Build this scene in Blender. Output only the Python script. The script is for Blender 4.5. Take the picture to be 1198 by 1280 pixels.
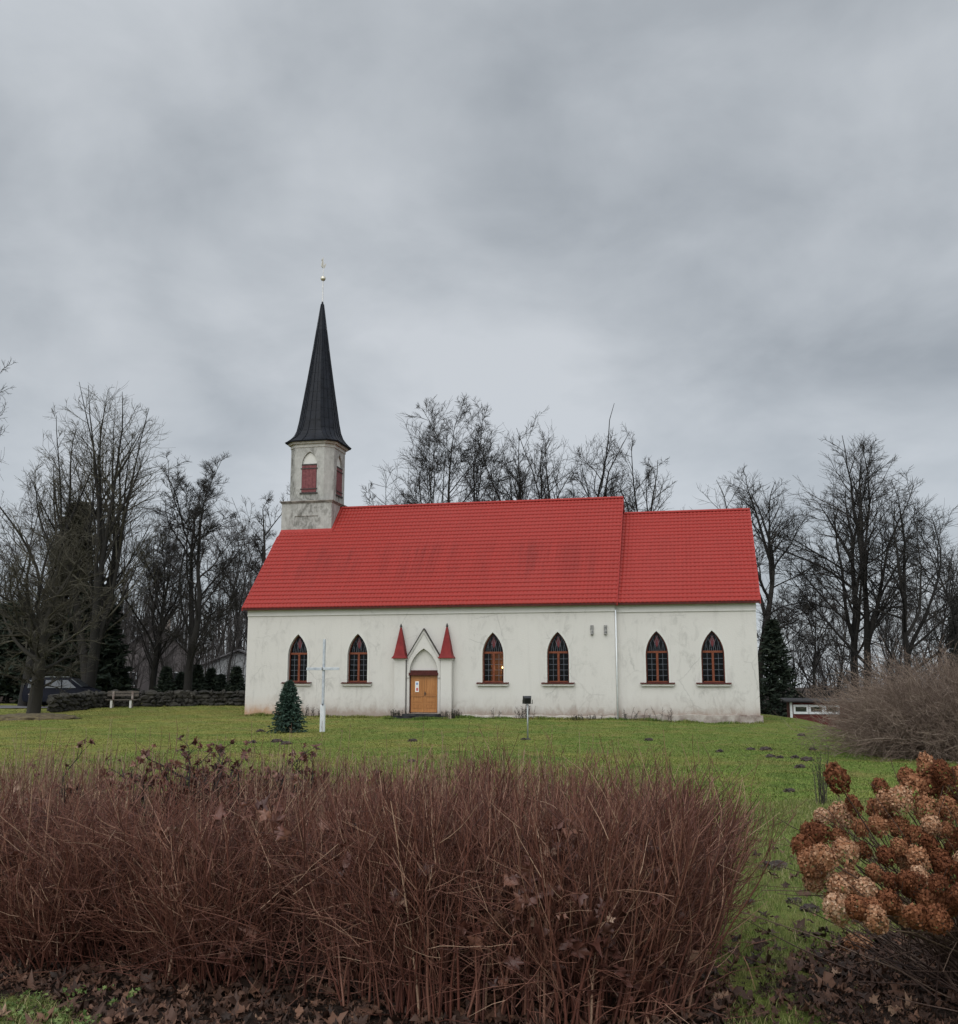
import bpy, bmesh, math, random
import numpy as np
from mathutils import Vector, Matrix
R = math.radians
for o in list(bpy.data.objects):
    bpy.data.objects.remove(o)
S = bpy.context.scene
COL = S.collection

# ---------------------------------------------------------------- camera
CAM_H = 1.6
PITCH = 0.1635
cam = bpy.data.cameras.new("camera")
cam.sensor_fit = 'VERTICAL'
cam.sensor_height = 24.0
cam.sensor_width = 24.0
cam.lens = 1250.0 / 1280.0 * 24.0
cam.clip_start = 0.1
cam.clip_end = 3000
co = bpy.data.objects.new("camera", cam)
COL.objects.link(co)
co.location = (0, 0, CAM_H)
co.rotation_euler = (math.pi / 2 + PITCH, 0, 0)
S.camera = co

# ---------------------------------------------------------------- sky and sun
SUN_EL, SUN_AZ = R(42), R(196)          # azimuth clockwise from +Y: behind the camera, a little to the left
W = bpy.data.worlds.new("World")
S.world = W
W.use_nodes = True
nt = W.node_tree
nt.nodes.clear()
def nd(t, kind, **kw):
    n = t.nodes.new(kind)
    for k, v in kw.items():
        if k.startswith('i_'):
            n.inputs[k[2:].replace('_', ' ')].default_value = v
        else:
            setattr(n, k, v)
    return n
def lk(t, a, b):
    t.links.new(a, b)
def math_n(t, op, a, b=None, c=None, clamp=False):
    n = t.nodes.new('ShaderNodeMath'); n.operation = op; n.use_clamp = clamp
    for i, v in enumerate((a, b, c)):
        if v is None: continue
        if isinstance(v, (int, float)): n.inputs[i].default_value = v
        else: t.links.new(v, n.inputs[i])
    return n.outputs[0]
def ramp(t, fac, stops, interp='LINEAR'):
    n = t.nodes.new('ShaderNodeValToRGB')
    n.color_ramp.interpolation = interp
    el = n.color_ramp.elements
    while len(el) < len(stops): el.new(0.5)
    for e, (p, c) in zip(el, stops):
        e.position = p
        e.color = (c, c, c, 1) if isinstance(c, (int, float)) else (*c, 1)
    t.links.new(fac, n.inputs[0])
    return n.outputs[0]
def mixc(t, fac, a, b, mode='MIX'):
    n = t.nodes.new('ShaderNodeMix'); n.data_type = 'RGBA'; n.blend_type = mode
    for idx, v in ((0, fac), (6, a), (7, b)):
        if isinstance(v, (int, float)): n.inputs[idx].default_value = v
        elif isinstance(v, tuple): n.inputs[idx].default_value = (*v, 1)
        else: t.links.new(v, n.inputs[idx])
    return n.outputs[2]
sky = nd(nt, 'ShaderNodeTexSky')
sky.sky_type = 'NISHITA'
sky.sun_disc = False
sky.sun_elevation = SUN_EL
sky.sun_rotation = SUN_AZ
tc = nd(nt, 'ShaderNodeTexCoord')
sep = nd(nt, 'ShaderNodeSeparateXYZ')
lk(nt, tc.outputs['Generated'], sep.inputs[0])
zz = math_n(nt, 'ADD', math_n(nt, 'MAXIMUM', sep.outputs[2], 0.0), 0.34)
cmb = nd(nt, 'ShaderNodeCombineXYZ')
lk(nt, math_n(nt, 'DIVIDE', sep.outputs[0], zz), cmb.inputs[0])
lk(nt, math_n(nt, 'DIVIDE', sep.outputs[1], zz), cmb.inputs[1])
n1 = nd(nt, 'ShaderNodeTexNoise', i_Scale=1.6, i_Detail=5.0, i_Roughness=0.46, i_Distortion=0.35)
n2 = nd(nt, 'ShaderNodeTexNoise', i_Scale=4.2, i_Detail=6.0, i_Roughness=0.55, i_Distortion=0.25)
mp = nd(nt, 'ShaderNodeMapping')
mp.inputs['Location'].default_value = (5.1, 2.3, 0.9)
mp.inputs['Scale'].default_value = (1.0, 1.0, 1)
lk(nt, cmb.outputs[0], mp.inputs[0])
lk(nt, mp.outputs[0], n1.inputs['Vector'])
lk(nt, mp.outputs[0], n2.inputs['Vector'])
cl = math_n(nt, 'ADD', math_n(nt, 'MULTIPLY', n1.outputs[0], 0.72), math_n(nt, 'MULTIPLY', n2.outputs[0], 0.28))
def scaled(c, k):
    return mixc(nt, 1.0, c, (k, k, k), 'MULTIPLY')
cloud = scaled(ramp(nt, cl, [(0.36, (0.30, 0.325, 0.352)), (0.45, (0.385, 0.412, 0.44)), (0.52, (0.455, 0.482, 0.51)), (0.61, (0.535, 0.56, 0.588))]), 10.0)
# thick cloud is brightest towards the veiled sun, which stands behind the camera
vm = nd(nt, 'ShaderNodeVectorMath', operation='DOT_PRODUCT')
lk(nt, tc.outputs['Generated'], vm.inputs[0])
vm.inputs[1].default_value = (math.sin(SUN_AZ) * math.cos(SUN_EL), math.cos(SUN_AZ) * math.cos(SUN_EL), math.sin(SUN_EL))
glow = ramp(nt, math_n(nt, 'MULTIPLY_ADD', vm.outputs['Value'], 0.5, 0.5), [(0.42, 0.30), (0.62, 0.44), (0.85, 0.74), (1.0, 0.92)])
glow = scaled(glow, 3.33)
bright = mixc(nt, 1.0, cloud, glow, 'MULTIPLY')
hz = ramp(nt, math_n(nt, 'MAXIMUM', sep.outputs[2], 0.0), [(0.0, (0.50, 0.545, 0.595)), (0.32, (0.46, 0.50, 0.55))])
hz = scaled(hz, 10.0)
hfac = ramp(nt, math_n(nt, 'MAXIMUM', sep.outputs[2], 0.0), [(0.0, 0.55), (0.3, 0.0)])
bright = mixc(nt, hfac, bright, hz)
final = mixc(nt, 0.92, sky.outputs[0], bright)
bg = nd(nt, 'ShaderNodeBackground', i_Strength=0.1)
lk(nt, final, bg.inputs[0])
wo = nd(nt, 'ShaderNodeOutputWorld')
lk(nt, bg.outputs[0], wo.inputs[0])

sl = bpy.data.lights.new("sun", 'SUN')
sl.energy = 0.95
sl.angle = R(50)
sl.color = (1.0, 0.96, 0.9)
so = bpy.data.objects.new("sun", sl)
COL.objects.link(so)
sd = Vector((math.sin(SUN_AZ) * math.cos(SUN_EL), math.cos(SUN_AZ) * math.cos(SUN_EL), math.sin(SUN_EL)))
so.rotation_euler = sd.to_track_quat('Z', 'Y').to_euler()
so.location = (0, -20, 40)

S.view_settings.view_transform = 'Standard'
S.view_settings.look = 'None'
S.view_settings.exposure = 0.2
S.view_settings.gamma = 1.0
S.view_settings.use_curve_mapping = False
S.render.engine = 'CYCLES'
S.cycles.max_bounces = 6
S.cycles.transparent_max_bounces = 12
S.cycles.diffuse_bounces = 3
S.cycles.caustics_reflective = False
S.cycles.caustics_refractive = False

# ---------------------------------------------------------------- helpers
def tag(o, label, cat, group=None, kind=None):
    o['label'] = label
    o['category'] = cat
    if group: o['group'] = group
    if kind: o['kind'] = kind
    return o
def thing(name, label, cat, loc=(0, 0, 0), rz=0.0, group=None):
    o = bpy.data.objects.new(name, None)
    o.empty_display_size = 0.3
    COL.objects.link(o)
    o.location = loc
    o.rotation_euler = (0, 0, rz)
    return tag(o, label, cat, group)
def link(name, me, m, parent=None):
    o = bpy.data.objects.new(name, me)
    if m is not None and len(me.materials) == 0: me.materials.append(m)
    COL.objects.link(o)
    if parent is not None: o.parent = parent
    return o
def obj(name, bm, m, parent=None, smooth=False, recalc=True):
    if recalc: bmesh.ops.recalc_face_normals(bm, faces=bm.faces[:])
    me = bpy.data.meshes.new(name)
    bm.to_mesh(me); bm.free()
    if smooth:
        for p in me.polygons: p.use_smooth = True
    return link(name, me, m, parent)
def raw_mesh(name, verts, faces, attr=None, smooth=False, loc=None):
    """faces: (F,k) int array; attr: per-vertex random value"""
    verts = np.asarray(verts, dtype=np.float32); faces = np.asarray(faces, dtype=np.int32)
    F, k = faces.shape
    me = bpy.data.meshes.new(name)
    me.vertices.add(len(verts)); me.vertices.foreach_set('co', verts.ravel())
    me.loops.add(F * k); me.loops.foreach_set('vertex_index', faces.ravel())
    me.polygons.add(F); me.polygons.foreach_set('loop_start', np.arange(0, F * k, k, dtype=np.int32))
    me.update(calc_edges=True)
    if smooth: me.polygons.foreach_set('use_smooth', np.ones(F, dtype=bool))
    if attr is not None:
        a = me.attributes.new('rnd', 'FLOAT', 'POINT')
        a.data.foreach_set('value', np.asarray(attr, dtype=np.float32))
    me.validate()
    return me
def dup(root, loc, rz=0.0, sc=None, label=None):
    r = root.copy(); COL.objects.link(r); r.location = loc; r.rotation_euler = (0, 0, rz)
    if sc: r.scale = sc
    if label: r['label'] = label
    for ch in root.children:
        c = ch.copy(); COL.objects.link(c); c.parent = r
        for g in ch.children:
            d = g.copy(); COL.objects.link(d); d.parent = c
    return r
def box(bm, x0, x1, y0, y1, z0, z1):
    vs = [bm.verts.new((x, y, z)) for z in (z0, z1) for y in (y0, y1) for x in (x0, x1)]
    for f in ((0, 2, 3, 1), (4, 5, 7, 6), (0, 1, 5, 4), (2, 6, 7, 3), (0, 4, 6, 2), (1, 3, 7, 5)):
        bm.faces.new([vs[i] for i in f])
    return vs
def bevel(bm, w=0.01, seg=1):
    bmesh.ops.bevel(bm, geom=bm.edges[:], offset=w, segments=seg, affect='EDGES')
def prism(bm, pts0, pts1):
    a = [bm.verts.new(p) for p in pts0]; b = [bm.verts.new(p) for p in pts1]
    n = len(a)
    bm.faces.new(a[::-1]); bm.faces.new(b)
    for i in range(n):
        bm.faces.new([a[i], a[(i + 1) % n], b[(i + 1) % n], b[i]])
def cyl(bm, p0, p1, r0, r1=None, n=10):
    r1 = r0 if r1 is None else r1
    p0, p1 = Vector(p0), Vector(p1)
    q = (p1 - p0).to_track_quat('Z', 'Y')
    ring = lambda p, r: [p + q @ Vector((r * math.cos(2 * math.pi * i / n), r * math.sin(2 * math.pi * i / n), 0)) for i in range(n)]
    prism(bm, ring(p0, r0), ring(p1, r1))
def lathe(bm, prof, c, n=14):
    rings = [[bm.verts.new((c[0] + r * math.cos(2 * math.pi * i / n), c[1] + r * math.sin(2 * math.pi * i / n), c[2] + z)) for i in range(n)] for r, z in prof]
    for a, b in zip(rings, rings[1:]):
        for i in range(n):
            bm.faces.new([a[i], a[(i + 1) % n], b[(i + 1) % n], b[i]])
    bm.faces.new(rings[0][::-1]); bm.faces.new(rings[-1])

def pieces(name, bm, m, parent):
    """one object for each loose piece of bm"""
    bmesh.ops.recalc_face_normals(bm, faces=bm.faces[:])
    left = set(bm.verts); out = []
    while left:
        seed = left.pop(); isl = {seed}; todo = [seed]
        while todo:
            v = todo.pop()
            for e in v.link_edges:
                w = e.other_vert(v)
                if w not in isl: isl.add(w); todo.append(w)
        left -= isl
        nb = bmesh.new(); mp_ = {v: nb.verts.new(v.co) for v in isl}
        for f in {f for v in isl for f in v.link_faces}: nb.faces.new([mp_[v] for v in f.verts])
        out.append(obj(name, nb, m, parent))
    bm.free()
    return out

# ---------------------------------------------------------------- materials
def new_mat(name):
    m = bpy.data.materials.new(name); m.use_nodes = True
    t = m.node_tree
    return m, t, t.nodes['Principled BSDF']
def mat(name, c1, c2=None, scale=6.0, rough=0.7, bump=0.0, bscale=30.0, spec=0.5, metallic=0.0, detail=5.0, coord='Object', lo=0.35, hi=0.65):
    m, t, b = new_mat(name)
    b.inputs['Roughness'].default_value = rough
    b.inputs['Specular IOR Level'].default_value = spec
    b.inputs['Metallic'].default_value = metallic
    tcn = t.nodes.new('ShaderNodeTexCoord')
    if c2 is None: b.inputs['Base Color'].default_value = (*c1, 1)
    else:
        n = nd(t, 'ShaderNodeTexNoise', i_Scale=scale, i_Detail=detail, i_Roughness=0.6)
        lk(t, tcn.outputs[coord], n.inputs['Vector'])
        lk(t, ramp(t, n.outputs[0], [(lo, c1), (hi, c2)]), b.inputs['Base Color'])
    if bump:
        n = nd(t, 'ShaderNodeTexNoise', i_Scale=bscale, i_Detail=4.0)
        lk(t, tcn.outputs[coord], n.inputs['Vector'])
        bp = nd(t, 'ShaderNodeBump', i_Strength=bump, i_Distance=0.02)
        lk(t, n.outputs[0], bp.inputs['Height']); lk(t, bp.outputs[0], b.inputs['Normal'])
    return m
def rnd_mat(name, stops, rough=0.8, spec=0.3, objrandom=0.0, sheen=0.0, translucent=0.0):
    """colour picked per twig / leaf / blade from its stored random value"""
    m, t, b = new_mat(name)
    b.inputs['Roughness'].default_value = rough
    b.inputs['Specular IOR Level'].default_value = spec
    a = nd(t, 'ShaderNodeAttribute', attribute_name='rnd')
    f = a.outputs['Fac']
    if objrandom:
        oi = t.nodes.new('ShaderNodeObjectInfo')
        f = math_n(t, 'ADD', math_n(t, 'MULTIPLY', f, 1 - objrandom), math_n(t, 'MULTIPLY', oi.outputs['Random'], objrandom))
    c = ramp(t, f, stops)
    lk(t, c, b.inputs['Base Color'])
    if translucent:
        tr = t.nodes.new('ShaderNodeBsdfTranslucent'); lk(t, c, tr.inputs[0])
        mx = t.nodes.new('ShaderNodeMixShader'); mx.inputs[0].default_value = translucent
        out = t.nodes['Material Output']
        lk(t, b.outputs[0], mx.inputs[1]); lk(t, tr.outputs[0], mx.inputs[2]); lk(t, mx.outputs[0], out.inputs[0])
    return m

def plaster(name, base, grime, grime_amt, low_dirt=True, fine=0.25, gs=1.0):
    m, t, b = new_mat(name)
    b.inputs['Roughness'].default_value = 0.9
    b.inputs['Specular IOR Level'].default_value = 0.2
    tcn = t.nodes.new('ShaderNodeTexCoord')
    sp = t.nodes.new('ShaderNodeSeparateXYZ'); lk(t, tcn.outputs['Object'], sp.inputs[0])
    mpn = nd(t, 'ShaderNodeMapping'); mpn.inputs['Scale'].default_value = (1, 1, 0.55)
    lk(t, tcn.outputs['Object'], mpn.inputs[0])
    big = nd(t, 'ShaderNodeTexNoise', i_Scale=0.5 * gs, i_Detail=4.0, i_Roughness=0.55)
    lk(t, mpn.outputs[0], big.inputs['Vector'])
    med = nd(t, 'ShaderNodeTexNoise', i_Scale=2.6 * gs, i_Detail=8.0, i_Roughness=0.72, i_Distortion=0.6)
    lk(t, mpn.outputs[0], med.inputs['Vector'])
    c = mixc(t, ramp(t, big.outputs[0], [(0.35, 0.0), (0.7, 0.35)]), base, tuple(v * 0.86 for v in base))
    g = math_n(t, 'MULTIPLY', ramp(t, med.outputs[0], [(0.50, 0.0), (0.72, 1.0)] if gs == 1.0 else [(0.39, 0.0), (0.62, 1.0)]), ramp(t, big.outputs[0], [(0.4, 0.1), (0.62, 1.0)] if gs == 1.0 else [(0.35, 0.25), (0.6, 0.9)]))
    c = mixc(t, math_n(t, 'MULTIPLY', g, min(grime_amt, 0.95)), c, grime)
    # rain streaks and fine cracks
    ms = nd(t, 'ShaderNodeMapping'); ms.inputs['Scale'].default_value = (3.5, 3.5, 0.28); lk(t, tcn.outputs['Object'], ms.inputs[0])
    sn = nd(t, 'ShaderNodeTexNoise', i_Scale=1.0, i_Detail=5.0, i_Roughness=0.6); lk(t, ms.outputs[0], sn.inputs['Vector'])
    c = mixc(t, math_n(t, 'MULTIPLY', ramp(t, sn.outputs[0], [(0.56, 0.0), (0.75, 1.0)]), 0.10 + 0.3 * grime_amt), c, tuple(v * 0.6 for v in base))
    vo = t.nodes.new('ShaderNodeTexVoronoi'); vo.feature = 'DISTANCE_TO_EDGE'; vo.inputs['Scale'].default_value = 0.55
    wob = mixc(t, 0.25, tcn.outputs['Object'], med.outputs['Color'])
    lk(t, wob, vo.inputs['Vector'])
    crk = math_n(t, 'MULTIPLY', ramp(t, vo.outputs['Distance'], [(0.0, 1.0), (0.012, 0.0)]), ramp(t, big.outputs[0], [(0.5, 0.0), (0.6, 0.5)]))
    c = mixc(t, crk, c, tuple(v * 0.5 for v in base))
    if low_dirt:
        # splash dirt and rust stains creeping up from the foot of the wall, with a ragged edge
        h = math_n(t, 'SUBTRACT', sp.outputs[2], math_n(t, 'MULTIPLY_ADD', med.outputs[0], 1.0, -0.35))
        d = ramp(t, math_n(t, 'MULTIPLY', h, 0.36, None), [(0.0, 0.9), (0.07, 0.55), (0.16, 0.18), (0.34, 0.0)])
        xm = ramp(t, math_n(t, 'MULTIPLY', sp.outputs[0], 0.05), [(0.0, 1.0), (0.11, 0.9), (0.17, 0.0)])
        dirt = mixc(t, xm, (0.30, 0.235, 0.195), (0.42, 0.25, 0.145))
        c = mixc(t, d, c, dirt)
    lk(t, c, b.inputs['Base Color'])
    fn = nd(t, 'ShaderNodeTexNoise', i_Scale=14.0, i_Detail=6.0)
    lk(t, tcn.outputs['Object'], fn.inputs['Vector'])
    bp = nd(t, 'ShaderNodeBump', i_Strength=fine, i_Distance=0.03)
    lk(t, fn.outputs[0], bp.inputs['Height']); lk(t, bp.outputs[0], b.inputs['Normal'])
    return m
M_wall = plaster('white_plaster', (0.585, 0.562, 0.528), (0.22, 0.21, 0.195), 0.5)
M_tower = plaster('weathered_plaster', (0.43, 0.42, 0.395), (0.055, 0.050, 0.040), 1.0, low_dirt=False, fine=0.5, gs=1.5)
M_trim = plaster('white_trim', (0.60, 0.585, 0.55), (0.30, 0.28, 0.26), 0.25, low_dirt=False)
M_plinth = mat('plinth_stone', (0.17, 0.125, 0.105), (0.40, 0.36, 0.32), scale=1.6, rough=0.95, bump=0.6, bscale=18, lo=0.38, hi=0.62)
def roof_mat():
    m, t, b = new_mat('red_metal_tile')
    b.inputs['Roughness'].default_value = 0.5
    b.inputs['Specular IOR Level'].default_value = 0.25
    tcn = t.nodes.new('ShaderNodeTexCoord')
    mpn = nd(t, 'ShaderNodeMapping'); mpn.inputs['Scale'].default_value = (1.6, 0.16, 0.16)
    mpn.inputs['Rotation'].default_value = (0, R(-6), 0)
    lk(t, tcn.outputs['Object'], mpn.inputs[0])
    st = nd(t, 'ShaderNodeTexNoise', i_Scale=1.0, i_Detail=5.0, i_Roughness=0.65)
    lk(t, mpn.outputs[0], st.inputs['Vector'])
    bg_ = nd(t, 'ShaderNodeTexNoise', i_Scale=0.22, i_Detail=3.0)
    lk(t, tcn.outputs['Object'], bg_.inputs['Vector'])
    sp = t.nodes.new('ShaderNodeSeparateXYZ'); lk(t, tcn.outputs['Object'], sp.inputs[0])
    band = ramp(t, math_n(t, 'DIVIDE', sp.outputs[2], 14.0), [(0.46, 0.15), (0.55, 1.0), (0.64, 1.0), (0.68, 0.1)])
    band = math_n(t, 'MULTIPLY', band, ramp(t, math_n(t, 'DIVIDE', sp.outputs[0], 26.0), [(0.62, 1.0), (0.78, 0.25)]))
    run = math_n(t, 'MULTIPLY', ramp(t, st.outputs[0], [(0.42, 0.0), (0.62, 1.0)]), band)
    run = math_n(t, 'MULTIPLY', run, ramp(t, bg_.outputs[0], [(0.35, 0.2), (0.6, 1.0)]))
    c = mixc(t, run, (0.30, 0.028, 0.021), (0.175, 0.018, 0.014))
    c = mixc(t, ramp(t, bg_.outputs[0], [(0.4, 0.0), (0.7, 0.4)]), c, (0.325, 0.040, 0.032))
    mt_ = nd(t, 'ShaderNodeMapping'); mt_.inputs['Scale'].default_value = (4.9, 1, 4.4); lk(t, tcn.outputs['Object'], mt_.inputs[0])
    wn_ = t.nodes.new('ShaderNodeTexNoise'); wn_.inputs['Scale'].default_value = 1.0; wn_.inputs['Detail'].default_value = 2.0; lk(t, mt_.outputs[0], wn_.inputs['Vector'])
    c = mixc(t, ramp(t, wn_.outputs[0], [(0.35, 0.0), (0.65, 0.30)]), c, (0.235, 0.028, 0.021))
    lk(t, c, b.inputs['Base Color'])
    return m
M_roof = roof_mat()
M_redtrim = mat('red_sheet_trim', (0.27, 0.026, 0.022), (0.33, 0.04, 0.033), scale=3, rough=0.55, spec=0.2)
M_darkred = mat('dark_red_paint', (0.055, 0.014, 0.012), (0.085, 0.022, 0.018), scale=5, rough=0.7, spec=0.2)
M_pinn = mat('pinnacle_sheet', (0.15, 0.012, 0.013), (0.21, 0.022, 0.021), scale=4, rough=0.6, spec=0.2)
M_spire = mat('black_sheet_metal', (0.004, 0.005, 0.008), (0.010, 0.012, 0.018), scale=2.2, rough=0.5, spec=0.2, bump=0.2, bscale=5)
M_frame = mat('brown_window_paint', (0.14, 0.042, 0.022), (0.20, 0.064, 0.034), scale=6, rough=0.7, spec=0.2)
M_frameside = mat('shaded_frame_edge', (0.11, 0.032, 0.020), (0.15, 0.045, 0.028), scale=6, rough=0.7, spec=0.2)  # frame brown made darker, putting the recess shade into the colour
M_lead = mat('lead_came', (0.13, 0.14, 0.16), rough=0.7, spec=0.2)
M_shutter = mat('faded_red_boards', (0.115, 0.030, 0.034), (0.19, 0.060, 0.062), scale=8, rough=0.85, bump=0.3)
M_iron = mat('black_iron', (0.02, 0.019, 0.018), (0.05, 0.04, 0.035), scale=20, rough=0.7)
M_cornice = mat('grey_cornice', (0.30, 0.29, 0.27), (0.48, 0.46, 0.42), scale=2.5, rough=0.9)
def door_mat():
    m, t, b = new_mat('varnished_oak')
    b.inputs['Roughness'].default_value = 0.45
    tcn = t.nodes.new('ShaderNodeTexCoord')
    mpn = nd(t, 'ShaderNodeMapping'); mpn.inputs['Scale'].default_value = (22, 22, 1.6)
    lk(t, tcn.outputs['Object'], mpn.inputs[0])
    n = nd(t, 'ShaderNodeTexNoise', i_Scale=1.0, i_Detail=5.0, i_Distortion=0.8)
    lk(t, mpn.outputs[0], n.inputs['Vector'])
    lk(t, ramp(t, n.outputs[0], [(0.3, (0.30, 0.115, 0.028)), (0.7, (0.42, 0.18, 0.05))]), b.inputs['Base Color'])
    return m
M_door = door_mat()
M_step = mat('dark_wet_step_stone', (0.012, 0.013, 0.014), (0.05, 0.05, 0.05), scale=3, rough=0.8, spec=0.15, bump=0.5, bscale=14)
M_paper = mat('paper', (0.78, 0.78, 0.76), rough=0.6)
M_steel = mat('galvanised_steel', (0.28, 0.30, 0.30), (0.38, 0.40, 0.40), scale=6, rough=0.45, metallic=0.5)
M_whitepaint = mat('white_paint', (0.66, 0.69, 0.71), (0.78, 0.79, 0.79), scale=5, rough=0.5)
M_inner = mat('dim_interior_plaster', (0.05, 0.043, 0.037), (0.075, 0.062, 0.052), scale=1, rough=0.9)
M_wood = mat('brown_wood', (0.16, 0.075, 0.03), (0.24, 0.12, 0.05), scale=5, rough=0.6)
M_black = mat('black_plastic', (0.012, 0.012, 0.014), (0.02, 0.02, 0.022), scale=10, rough=0.45)
M_rubber = mat('tyre_rubber', (0.015, 0.015, 0.016), rough=0.85)
def glass_mat(name, tint=(0.30, 0.32, 0.34), refl=0.09):
    m, t, b = new_mat(name)
    tr = t.nodes.new('ShaderNodeBsdfTransparent'); tr.inputs[0].default_value = (*tint, 1)
    gl = t.nodes.new('ShaderNodeBsdfGlossy'); gl.inputs['Roughness'].default_value = 0.12
    gl.inputs[0].default_value = (0.8, 0.85, 0.9, 1)
    tcn = t.nodes.new('ShaderNodeTexCoord')
    n = nd(t, 'ShaderNodeTexNoise', i_Scale=4.0, i_Detail=2.0); lk(t, tcn.outputs['Object'], n.inputs['Vector'])
    bp = nd(t, 'ShaderNodeBump', i_Strength=0.25, i_Distance=0.02); lk(t, n.outputs[0], bp.inputs['Height'])
    lk(t, bp.outputs[0], gl.inputs['Normal'])
    mx = t.nodes.new('ShaderNodeMixShader'); mx.inputs[0].default_value = refl
    lk(t, tr.outputs[0], mx.inputs[1]); lk(t, gl.outputs[0], mx.inputs[2])
    lk(t, mx.outputs[0], t.nodes['Material Output'].inputs[0])
    return m
M_glass = glass_mat('old_window_glass', tint=(0.3, 0.3, 0.3), refl=0.014)
M_redglass = mat('ruby_glass', (0.11, 0.007, 0.010), rough=0.25)

# ---------------------------------------------------------------- terrain
def sstep(a, b, x):
    t = np.clip((x - a) / (b - a), 0, 1)
    return t * t * (3 - 2 * t)
def zt(X, Y):
    X = np.asarray(X, float); Y = np.asarray(Y, float)
    z = -0.0115 * np.clip(Y, 0, 40)
    z = z + 0.16 * sstep(50, 64, Y) * sstep(-6, -16, X)                 # rises gently to the left-hand wall
    z = z - 0.13 * sstep(40, 48, Y) * sstep(4, 13, X)
    z = z + 0.18 * sstep(48.5, 54, Y) * sstep(9, 14, X)                 # grassy shoulder behind the chancel
    ed = X - (14.4 + 0.6 * np.sin(Y * 0.13)) 
    z = z - 4.2 * sstep(0, 16, ed) * sstep(24, 40, Y) - 0.9 * sstep(0, 14, X - 9) * sstep(14, 30, Y) * sstep(44, 34, Y)
    z = z - 3.0 * sstep(66, 110, Y) * sstep(-10, 12, X)
    z = z + 0.035 * np.sin(X * 0.9 + 1.3) * np.sin(Y * 0.55) * sstep(7, 14, Y) + 0.02 * np.sin(X * 2.3) * np.sin(Y * 1.7 + X)
    return z
def gnd(x, y): return float(zt(x, y))
def at(px, py, d):
    """world point seen at photograph pixel (px, py) at forward distance d (used once to survey positions)"""
    u = (px - 599) / 1250.0; v = (640 - py) / 1250.0
    ry = math.cos(PITCH) - v * math.sin(PITCH); rz_ = math.sin(PITCH) + v * math.cos(PITCH)
    k = d / ry
    return (u * k, d, CAM_H + rz_ * k)
def on_ground(px, py):
    lo = 3.0
    for d in np.arange(3.0, 90.0, 0.05):
        p = at(px, py, d)
        if p[2] <= gnd(p[0], p[1]): return (p[0], p[1], gnd(p[0], p[1]))
    p = at(px, py, 60.0)
    return (p[0], p[1], gnd(p[0], p[1]))

def axis(stops):
    out = []
    for a, b, s in stops: out += list(np.arange(a, b, s))
    return np.array(out + [stops[-1][1]])
hb_poly = [(-6.6, 5.65), (-3.2, 5.62), (-2.2, 5.45), (-1.75, 4.9), (-1.2, 4.2), (0.3, 3.9), (0.95, 4.5), (1.35, 5.6), (1.2, 7.4), (0.4, 8.2), (-3, 9.0), (-6.6, 9.3)]
hy_poly = [(1.62, 4.95), (2.2, 4.68), (3.6, 4.55), (4.2, 5.6), (3.6, 6.9), (2.4, 6.9), (1.85, 6.3), (1.55, 5.6)]

def poly_dist(poly, X, Y):
    """signed distance to a polygon's edge, positive inside"""
    d = np.full(X.shape, 1e9); ins = np.zeros(X.shape, bool); n_ = len(poly)
    for i in range(n_):
        xa, ya = poly[i]; xb, yb = poly[(i + 1) % n_]
        ex, ey = xb - xa, yb - ya
        t = np.clip(((X - xa) * ex + (Y - ya) * ey) / (ex * ex + ey * ey), 0, 1)
        d = np.minimum(d, np.hypot(X - xa - t * ex, Y - ya - t * ey))
        ins ^= ((ya > Y) != (yb > Y)) & (X < (xb - xa) * (Y - ya) / (yb - ya + 1e-12) + xa)
    return np.where(ins, d, -d)
gx = axis([(-400, -80, 40), (-80, -30, 4), (-30, -8, 0.8), (-8, 8, 0.16), (8, 30, 0.8), (30, 80, 4), (80, 400, 40)])
gy = axis([(-60, 0, 10), (0, 3, 0.5), (3, 10, 0.12), (10, 18, 0.25), (18, 70, 0.7), (70, 130, 4), (130, 900, 60)])
GX, GY = np.meshgrid(gx, gy)
V = np.stack([GX.ravel(), GY.ravel(), zt(GX, GY).ravel()], 1)
nxg, nyg = len(gx), len(gy)
I = np.arange(nxg * nyg).reshape(nyg, nxg)
Fq = np.stack([I[:-1, :-1], I[:-1, 1:], I[1:, 1:], I[1:, :-1]], -1).reshape(-1, 4)
def worn(t, tcn, c):
    """mossy, worn and rank patches of an old winter lawn"""
    a = nd(t, 'ShaderNodeTexNoise', i_Scale=0.55, i_Detail=6.0, i_Roughness=0.72, i_Distortion=0.6)
    b_ = nd(t, 'ShaderNodeTexNoise', i_Scale=1.3, i_Detail=6.0, i_Roughness=0.75, i_Distortion=0.4)
    mv = nd(t, 'ShaderNodeMapping'); mv.inputs['Location'].default_value = (31, 17, 5)
    lk(t, tcn.outputs['Object'], mv.inputs[0]); lk(t, tcn.outputs['Object'], a.inputs['Vector']); lk(t, mv.outputs[0], b_.inputs['Vector'])
    c = mixc(t, ramp(t, a.outputs[0], [(0.50, 0.0), (0.66, 0.75)]), c, (0.235, 0.185, 0.070))
    c = mixc(t, ramp(t, b_.outputs[0], [(0.52, 0.0), (0.66, 0.65)]), c, (0.062, 0.105, 0.022))
    return mixc(t, ramp(t, b_.outputs[0], [(0.30, 0.7), (0.42, 0.0)]), c, (0.10, 0.080, 0.038))
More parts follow.
